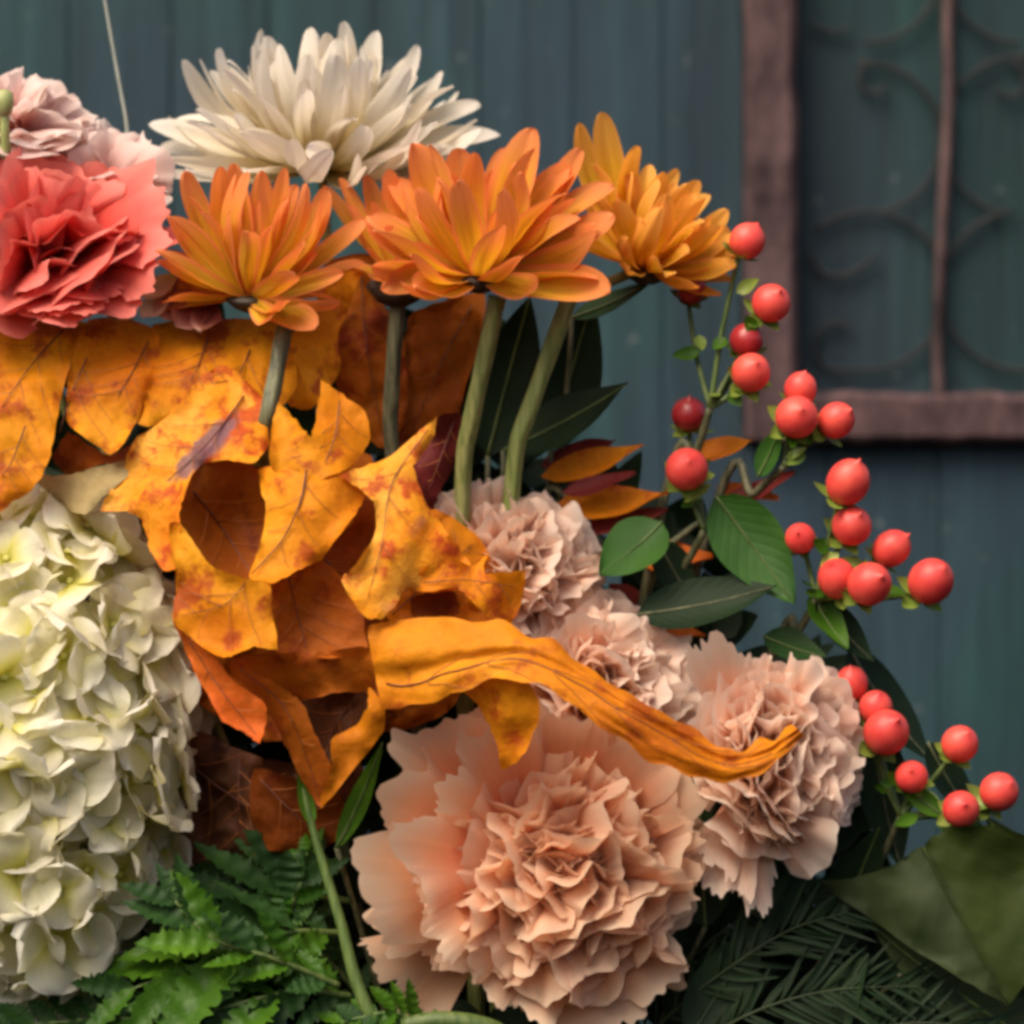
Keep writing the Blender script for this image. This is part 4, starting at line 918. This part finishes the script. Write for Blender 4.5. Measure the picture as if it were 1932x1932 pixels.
GB = 'sprigs of red berries on the right of the bouquet'
def sprig(label, hub, berries, leaves=(), root=(1150, 1250, 200)):
    t = thing('berry_sprig', label, 'berries', GB, loc=PX(*hub))
    H = PX(*hub)
    for (x, y, d, r, ax, dark) in berries:
        e = berry(t, x, y, d, r, vec(*ax), dark)
        mid = (e + H) / 2 - vec(*ax) * 14 * S
        v, f, uv = tube(np.array([e, mid, H]), (5 * S, 6 * S), 7, 12); obj('stalk', v, f, M['stem_fresh'], t, uv=uv)
    rb = np.random.default_rng(int(hub[0]))
    for k in range(7):
        bx, by, bd = berries[k % len(berries)][:3]; q = rb.uniform(0.15, 0.75)
        b0 = H * (1 - q) + PX(bx, by, bd) * q; dr = unit((rb.normal(), -abs(rb.normal()) * 0.6 - 0.2, rb.normal() * 0.8))
        v, f, uv = blade(b0, b0 + dr * rb.uniform(34, 62) * S, unit((rb.normal() * 0.4, -1, 0.6)), rb.uniform(11, 19) * S, prof_leaf, 0.3, 0.1, 0.2, 5, 9); obj('bract', v, f, M['sepal' if k % 2 else 'bright_leaf'], t, uv=uv)
    v, f, uv = tube(np.array([H, (H + PX(*root)) / 2 + np.array([0.002, 0, 0.002]), PX(*root), GATHER]), (7 * S, 10 * S), 8, 26); obj('stem', v, f, M['stem_dark'], t, uv=uv)
    for (b, tp, w, n, mt, cup) in leaves:
        v, f, uv = blade(PX(*b), PX(*tp), vec(*n), w * S, prof_leaf, cup, 0.05, 0.1, 11, 22, ruf=0.08, seed=int(w)); obj('leaf', v, f, M[mt], t, uv=uv)
        m = (PX(*b) + PX(*tp)) / 2 + 0.0
        nn = unit(vec(*n)); ax_ = unit(PX(*tp) - PX(*b)); nn = unit(nn - ax_ * np.dot(nn, ax_)); Lg = np.linalg.norm(PX(*tp) - PX(*b))
        pp = np.array([PX(*b) + ax_ * Lg * s + nn * (-0.05 * Lg * 4 * s * (1 - s) + 1.2 * S) for s in np.linspace(0, 0.97, 14)])
        v, f, uv = tube(pp, (3.0 * S, 1.0 * S), 5, smooth=False); obj('midrib', v, f, M['stem_fresh' if mt != 'dark_leaf' else 'stem_dark'], t, uv=uv)
    return t
sprig('topmost berry sprig, its berries in front of the rusty upright bar', (1340, 770, 80),
    [(1410, 455, 90, 36, (0.5, 0.85, 0.2), False), (1305, 545, 150, 30, (0.2, 0.6, 0.6), True), (1455, 572, 60, 39, (0.35, 0.55, 0.75), False), (1408, 642, 90, 34, (0.1, 0.7, 0.5), True), (1417, 703, 40, 39, (0.2, 0.4, 0.85), False)], root=(1240, 1000, 190))
sprig('berry sprig with a trio of berries at the end of the rusty cross bar', (1480, 880, 40),
    [(1510, 735, 60, 33, (0.2, 0.8, 0.4), False), (1503, 787, 0, 43, (0.15, 0.3, 0.9), False), (1578, 793, 30, 36, (0.6, 0.45, 0.6), False)], [((1430, 900, 60), (1475, 800, 20), 26, (-0.4, 0.2, 0.9), 'green_leaf', 0.3)], root=(1330, 1020, 190))
sprig('berry sprig with one bright and one dark berry above a small green leaf', (1330, 1000, 90),
    [(1300, 782, 170, 36, (0.0, 0.8, 0.4), True), (1296, 885, 40, 43, (0.05, 0.35, 0.9), False)],
    [((1250, 985, 80), (1130, 1085, 10), 62, (0.1, 0.75, 0.7), 'green_leaf', 0.2), ((1350, 935, 70), (1500, 1140, 20), 70, (-0.35, 0.35, 0.9), 'green_leaf', 0.25), ((1200, 1160, 60), (1465, 1105, 20), 58, (0.0, 0.5, 0.8), 'dark_leaf', 0.25), ((1240, 1020, 130), (1310, 1140, 130), 40, (0.0, 0.4, 0.9), 'dark_leaf', 0.2)], root=(1200, 1200, 220))
sprig('berry sprig with six berries hanging before the lower boards, right of the dark leaf', (1540, 1130, 60),
    [(1600, 910, 0, 43, (0.35, 0.75, 0.5), False), (1607, 992, 20, 40, (0.3, 0.5, 0.75), False), (1510, 1016, 40, 31, (-0.2, 0.3, 0.9), False), (1682, 1035, 30, 36, (0.7, 0.6, 0.4), False), (1756, 1097, 0, 45, (0.45, 0.55, 0.7), False), (1640, 1102, -30, 43, (0.4, 0.3, 0.85), False), (1580, 1092, 20, 39, (-0.3, 0.6, 0.7), False)],
    [((1540, 1130, 60), (1650, 1250, 60), 38, (-0.1, 0.6, 0.7), 'dark_leaf', 0.2), ((1530, 1120, 70), (1600, 1225, 10), 34, (0.2, 0.5, 0.8), 'bright_leaf', 0.3), ((1440, 1200, 90), (1560, 1240, 60), 40, (0, 0.6, 0.7), 'dusk_leaf', 0.3)], root=(1430, 1300, 160))
sprig('lowest berry sprig with seven berries between the rightmost carnation and the large leaf', (1700, 1540, 30),
    [(1607, 1290, 60, 33, (-0.1, 0.8, 0.5), False), (1652, 1335, 30, 34, (0.1, 0.7, 0.6), False), (1672, 1382, -20, 45, (0.35, 0.5, 0.8), False), (1811, 1404, 0, 37, (0.3, 0.6, 0.7), False), (1720, 1466, -20, 33, (-0.1, 0.4, 0.9), False), (1885, 1494, -20, 39, (0.5, 0.5, 0.7), False), (1813, 1527, -60, 37, (0.1, 0.3, 0.95), False)],
    [((1600, 1220, 120), (1760, 1440, 100), 60, (0.3, 0.6, 0.7), 'dark_leaf', 0.15), ((1640, 1360, 110), (1700, 1640, 80), 60, (0.2, 0.4, 0.85), 'dark_leaf', 0.2), ((1750, 1400, 60), (1850, 1560, 60), 44, (0.3, 0.5, 0.8), 'dark_leaf', 0.2), ((1780, 1540, -10), (1690, 1470, -10), 22, (0, 0.4, 0.9), 'bright_leaf', 0.3), ((1770, 1560, -10), (1880, 1570, -20), 26, (0, 0.6, 0.7), 'bright_leaf', 0.3)], root=(1560, 1800, 220))

# ------------------------------------------------------------------ green leaves
GV = 'broad green leaves in the bouquet'
def green_leaf(label, b, tp, w, n, mat, cup=0.2, bend=0.05, ruf=0.06, seed=0, back=None, twist=0.1, rib='stem_fresh'):
    t = thing('green_leaf', label, 'leaf', GV, loc=PX(*b))
    B_, T_ = PX(*b), PX(*tp); nn = vec(*n)
    v, f, uv = blade(B_, T_, nn, w * S, prof_leaf, cup, bend, twist, 13, 30, ruf=ruf, seed=seed)
    obj('blade', v, f, M[mat], t, uv=uv)
    mid = v.reshape(30, 13, 3)[:29, 6]
    ax_ = unit(T_ - B_); nn = unit(nn - ax_ * np.dot(nn, ax_))
    v, f, uv = tube(mid + nn * 1.0 * S, (4 * S, 1.2 * S), 5, smooth=False); obj('midrib', v, f, M[rib], t, uv=uv)
    v, f, uv = tube(np.array([B_, B_ * 0.75 + GATHER * 0.25 + np.array([0, 0.006, 0]), GATHER]), (5 * S, 7 * S), 6, 16); obj('petiole', v, f, M['stem_dark'], t, uv=uv)
    return t
green_leaf('dark green leaf pointing right behind the two middle stems', (950, 850, 160), (1185, 722, 120), 58, (-0.2, 0.5, 0.8), 'dark_leaf', seed=1)
green_leaf('blackish green upright leaf between the two long stems', (920, 860, 220), (1000, 560, 190), 70, (0.1, 0.1, 1), 'dark_leaf', seed=2)
green_leaf('blackish green upright leaf to the right of the long stems, under the amber chrysanthemum', (1040, 850, 230), (1120, 560, 200), 66, (0.2, 0.1, 1), 'dark_leaf', seed=3)
green_leaf('short green leaf tip just below the amber chrysanthemum', (1080, 600, 180), (1230, 530, 140), 28, (0.0, 0.6, 0.7), 'dusk_leaf', seed=4)
# large leaf in the lower right corner
BL = thing('large_leaf', 'large folded olive green leaf with its tip down in the lower right corner', 'leaf', GV, loc=PX(1760, 1720, -100))
fo = [(1560, 1660, 0), (1640, 1605, -10), (1740, 1570, -20), (1850, 1560, -20), (1960, 1570, 0), (2010, 1680, 10), (1990, 1800, -40), (1905, 1895, -110), (1850, 1870, -110), (1760, 1810, -80), (1660, 1735, -40)]
v, f, uv, fn = patch([(1740, 1600, -60), (1800, 1560, -70), (1880, 1560, -60), (1960, 1590, -40), (1990, 1720, -60), (1960, 1820, -90), (1903, 1897, -130), (1860, 1820, -120), (1800, 1710, -90)], [(1880, 1680, -50), (1920, 1640, -20)], seed=31, crumple=4, sharp=(6,), edge=20)
def leaf_uv(v, b, t_, w):
    B_, T_ = PX(*b), PX(*t_); a = T_ - B_; L2 = np.dot(a, a); s = np.array([0, -1.0, 0]); sd = unit(np.cross(a, s))
    return np.stack([((v - B_) @ sd) / (w * S), ((v - B_) @ a) / L2], -1)
obj('blade_half', v, f, M['olive_leaf'], BL, uv=leaf_uv(v, (1700, 1500, -50), (1903, 1897, -130), 120))
v, f, uv, fn2 = patch([(1545, 1665, 10), (1620, 1655, -10), (1690, 1630, -40), (1745, 1598, -62), (1800, 1708, -92), (1860, 1818, -122), (1903, 1900, -132), (1820, 1850, -110), (1730, 1795, -70), (1640, 1730, -20)], [(1720, 1710, -85), (1800, 1780, -112)], seed=32, crumple=5, sharp=(6,), edge=26)
obj('blade_half', v, f, M['grey_leaf'], BL, uv=leaf_uv(v, (1700, 1500, -50), (1903, 1897, -130), 120))
pp = smoothpath(np.array([(1742, 1598, -66), (1800, 1709, -96), (1860, 1819, -126), (1902, 1896, -136)]), 16)
v, f, uv = tube(PX(pp[:, 0], pp[:, 1], pp[:, 2]), (3.2 * S, 2 * S), 6, smooth=False); obj('midrib', v, f, M['olive_leaf'], BL, uv=uv)
green_leaf('greyish green leaf behind the large folded leaf at the right edge', (1990, 1700, 0), (1860, 1540, -10), 40, (-0.2, 0.5, 0.8), 'grey_leaf', seed=6)
green_leaf('pale green leaf lying under the large folded leaf along the bottom right edge', (1990, 1990, -60), (1640, 1740, 20), 70, (0.2, 0.6, 0.8), 'grey_leaf', seed=7)
green_leaf('dark green leaf behind the rightmost carnation', (1560, 1800, 90), (1660, 1560, 60), 60, (0.1, 0.4, 0.9), 'dark_leaf', seed=8)
green_leaf('narrow fresh green leaf beside the loop of deep orange leaf', (635, 1600, -90), (722, 1400, -150), 24, (-0.3, 0.3, 0.9), 'bright_leaf', seed=9)
green_leaf('dark green leaf in shade beneath the berries and behind the half hidden carnation', (1330, 1420, 110), (1310, 1230, 90), 50, (0, 0.4, 0.9), 'dark_leaf', seed=10)
green_leaf('dark green leaf between the front carnation and the rightmost carnation', (1330, 1750, 60), (1320, 1500, 40), 60, (0, 0.3, 0.9), 'dark_leaf', seed=11)

# ------------------------------------------------------------------ feathery fronds
GF = 'feathery fronds along the bottom'
def frond(label, pts, n, ll, lw, mat, spread=55, teeth=True, seed=0, stemr=7, stem_mat='stem_fresh', up=(0, 0.5, 0.85)):
    """pinnate leaf: rachis with toothed leaflets on both sides, each a part"""
    r = np.random.default_rng(seed)
    p = smoothpath(np.asarray(pts, float), 40); W3 = PX(p[:, 0], p[:, 1], p[:, 2])
    t = thing('fern_frond', label, 'fern', GF, loc=W3[0])
    v, f, uv = tube(W3, (stemr * S, stemr * 0.3 * S), 7, smooth=False); obj('rachis', v, f, M[stem_mat], t, uv=uv)
    up = vec(*up)
    for k in range(n):
        s = 0.1 + 0.9 * k / (n - 1); i = min(38, int(s * 39)); T = unit(W3[i + 1] - W3[i])
        nr = unit(up - T * np.dot(up, T)); sd = np.cross(T, nr)
        for sg in (-1, 1):
            L = ll * S * r.uniform(0.8, 1.2) * (0.35 + 0.65 * math.sin(math.pi * min(1, (1.12 - s) * 0.75 + 0.1))) * r.uniform(0.85, 1.12)
            a = math.radians(spread * r.uniform(0.85, 1.15)) * (1 - 0.35 * s)
            d = T * math.cos(a) + sd * sg * math.sin(a) + nr * r.uniform(-0.25, 0.2)
            d = unit(d)
            # toothed blade
            nv = 29 if teeth else 9; vv = np.linspace(0, 1, nv); w = lw * S * prof_leaf(np.clip(vv, 0.02, 1)) * (L / (ll * S))
            if teeth: w = w * (1 + 0.20 * np.sin(np.arange(nv) * 1.9 + r.uniform(0, 6)) + 0.16 * np.where(np.arange(nv) % 2 == 0, 1, -1) * r.uniform(0.4, 1.0, nv)) * r.uniform(0.75, 1.25)
            cv = r.uniform(-0.1, 0.35); sdv = sd * r.uniform(-0.15, 0.15); s2 = unit(np.cross(d, nr) + nr * r.uniform(-0.7, 0.7)); verts = []; uvs = []
            for j in range(nv):
                c = W3[i] + d * L * vv[j] - nr * L * cv * vv[j] ** 2 + sdv * L * vv[j] ** 2
                for u in (-1, -0.45, 0, 0.45, 1):
                    verts.append(c + s2 * u * w[j] + nr * (0.35 * w[j] * abs(u) + 0.12 * w[j] * math.sin(j * 1.1 + 2 * u)) + d * (0.10 * w[j] * abs(u)) ); uvs.append((u, vv[j]))
            obj('leaflet', verts, grid_faces(5, nv), M[mat if r.uniform() < 0.7 else ('dusk_leaf' if mat == 'bright_leaf' else mat)], t, uv=uvs)
    return t
frond('bright toothed frond reaching left under the hydrangea', [(640, 1760, -60), (540, 1760, -110), (420, 1800, -150), (240, 1870, -160)], 6, 215, 34, 'bright_leaf', 40, seed=1)
frond('bright toothed frond along the bottom edge below the hydrangea', [(660, 1880, -120), (560, 1870, -160), (430, 1900, -190), (280, 1950, -200)], 6, 215, 34, 'bright_leaf', 40, seed=2)
frond('shaded frond between hydrangea and loop leaf', [(660, 1700, 0), (570, 1690, -30), (460, 1700, -50), (350, 1730, -40)], 6, 190, 32, 'dusk_leaf', 40, seed=3)
frond('mid green frond pointing at the first peach petals', [(520, 1800, -40), (545, 1720, -70), (570, 1660, -80), (580, 1610, -70)], 6, 85, 22, 'bright_leaf', 40, seed=4)
frond('small green frond under the front carnation at the bottom', [(900, 1990, -150), (800, 1940, -180), (740, 1910, -190), (640, 1930, -190)], 9, 80, 22, 'bright_leaf', seed=5)
frond('deep green frond at the very bottom left', [(420, 1990, -60), (300, 1930, -80), (160, 1925, -80), (20, 1940, -60)], 10, 90, 22, 'dusk_leaf', seed=6)
frond('shaded frond behind the stems of the feathery greens', [(700, 1900, 60), (600, 1800, 40), (480, 1750, 30), (320, 1780, 60)], 12, 130, 26, 'dusk_leaf', seed=7)
frond('dim fine frond right of the front carnation', [(1180, 1990, 40), (1330, 1860, 0), (1480, 1760, -20), (1600, 1720, -10)], 22, 130, 6, 'dark_leaf', 50, False, seed=8, stemr=4, stem_mat='stem_shade')
frond('dim fine frond along the bottom edge right of the front carnation', [(1250, 2020, 0), (1400, 1920, -40), (1560, 1870, -60), (1740, 1860, -50)], 24, 130, 6, 'dark_leaf', 50, False, seed=9, stemr=4, stem_mat='stem_shade')
frond('dim fine frond hanging to the lower right corner', [(1450, 2050, -20), (1600, 1960, -60), (1740, 1930, -80), (1900, 1950, -80)], 22, 120, 6, 'dark_leaf', 50, False, seed=10, stemr=4, stem_mat='stem_shade')
frond('dark fine frond under the rightmost carnation', [(1260, 1850, 120), (1360, 1760, 90), (1470, 1700, 80), (1600, 1690, 80)], 20, 110, 10, 'dark_leaf', 50, False, seed=11, stemr=4, stem_mat='stem_shade')
frond('fresh green frond tip lifting over the bottom edge beside the slanting stalk', [(640, 1860, -150), (520, 1810, -190), (400, 1770, -200), (330, 1700, -190)], 6, 150, 28, 'bright_leaf', 40, seed=14)
frond('dusky frond filling the gap under the dark brown leaf', [(650, 1640, 20), (560, 1640, 0), (450, 1650, -10), (360, 1690, 0)], 7, 120, 24, 'dusk_leaf', 45, seed=15)
green_leaf('broad dark leaf lying across the fine fronds at the bottom right', (1480, 2010, -60), (1640, 1800, -50), 62, (-0.2, 0.5, 0.85), 'dark_leaf', seed=21, rib='stem_shade')
green_leaf('broad dark leaf in the shade right beside the front carnation', (1300, 1960, -20), (1440, 1740, 0), 60, (0.1, 0.4, 0.9), 'dark_leaf', seed=22, rib='stem_shade')
green_leaf('dark drooping leaf below the tip of the large folded leaf', (1700, 1840, -20), (1880, 1990, -60), 50, (-0.2, 0.6, 0.8), 'dark_leaf', seed=23, rib='stem_shade')
# fresh stem crossing the greens
st = thing('cut_stalk', 'light green bare stem slanting through the feathery greens left of the front carnation', 'stem', loc=PX(640, 1700, -150))
v, f, uv = tube(PX(np.array([566, 600, 640, 672, 720, 800]), np.array([1470, 1600, 1730, 1850, 1960, 2100]), np.array([-140, -150, -165, -175, -180, -150])), (6 * S, 16 * S), 9, 24); obj('stalk', v, f, M['stem_fresh'], st, uv=uv)
v, f, uv = blade(PX(590, 1560, -150), PX(562, 1455, -150), vec(0.3, 0.2, 0.9), 16 * S, prof_leaf, 0.3, 0.03); obj('leaf', v, f, M['bright_leaf'], st, uv=uv)
st2 = thing('cut_stalk', 'bent light green stem under the front carnation along the bottom edge', 'stem', loc=PX(800, 1900, -160))
v, f, uv = tube(PX(np.array([760, 830, 920, 1000]), np.array([1935, 1925, 1940, 1990]), np.array([-190, -200, -190, -150])), (15 * S, 22 * S), 9, 18); obj('stalk', v, f, M['stem_fresh'], st2, uv=uv)

# pale thread of grass at the top
th = thing('grass_blade', 'thin pale grass blade rising to the top edge left of the cream chrysanthemum', 'grass', loc=PX(240, 210, 350))
v, f, uv = tube(PX(np.array([188, 208, 222, 236, 250, 300]), np.array([-60, 60, 140, 215, 300, 420]), np.array([380, 370, 360, 350, 340, 330])), (3.2 * S, 4.5 * S), 6, 24); obj('blade', v, f, M['thread'], th, uv=uv)
# ------------------------------------------------------------------ dark leafy mass added so gaps inside the bouquet read near black
r = np.random.default_rng(77)
poly = np.array([(-120, 640), (620, 600), (1000, 600), (1010, 860), (1230, 900), (1330, 1000), (1470, 1160), (1590, 1280), (1640, 1600), (1800, 1760), (2050, 1850), (2100, 2150), (-120, 2150)], float)
def inside(p):
    c = False; j = len(poly) - 1
    for i in range(len(poly)):
        if (poly[i][1] > p[1]) != (poly[j][1] > p[1]) and p[0] < (poly[j][0] - poly[i][0]) * (p[1] - poly[i][1]) / (poly[j][1] - poly[i][1]) + poly[i][0]: c = not c
        j = i
    return c
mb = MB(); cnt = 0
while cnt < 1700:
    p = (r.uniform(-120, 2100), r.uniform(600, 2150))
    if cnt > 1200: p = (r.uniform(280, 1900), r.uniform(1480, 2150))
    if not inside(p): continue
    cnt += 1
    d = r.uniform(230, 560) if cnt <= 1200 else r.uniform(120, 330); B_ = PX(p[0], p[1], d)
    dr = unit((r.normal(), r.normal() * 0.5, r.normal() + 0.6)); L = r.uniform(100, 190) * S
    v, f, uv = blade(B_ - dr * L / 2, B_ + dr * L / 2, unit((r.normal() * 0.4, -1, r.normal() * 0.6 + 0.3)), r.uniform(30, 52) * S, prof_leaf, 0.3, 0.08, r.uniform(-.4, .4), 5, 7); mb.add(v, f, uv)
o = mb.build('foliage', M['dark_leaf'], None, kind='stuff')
o['label'] = 'dark green leafy filling added to blacken the gaps in the depths of the bouquet'; o['category'] = 'foliage'
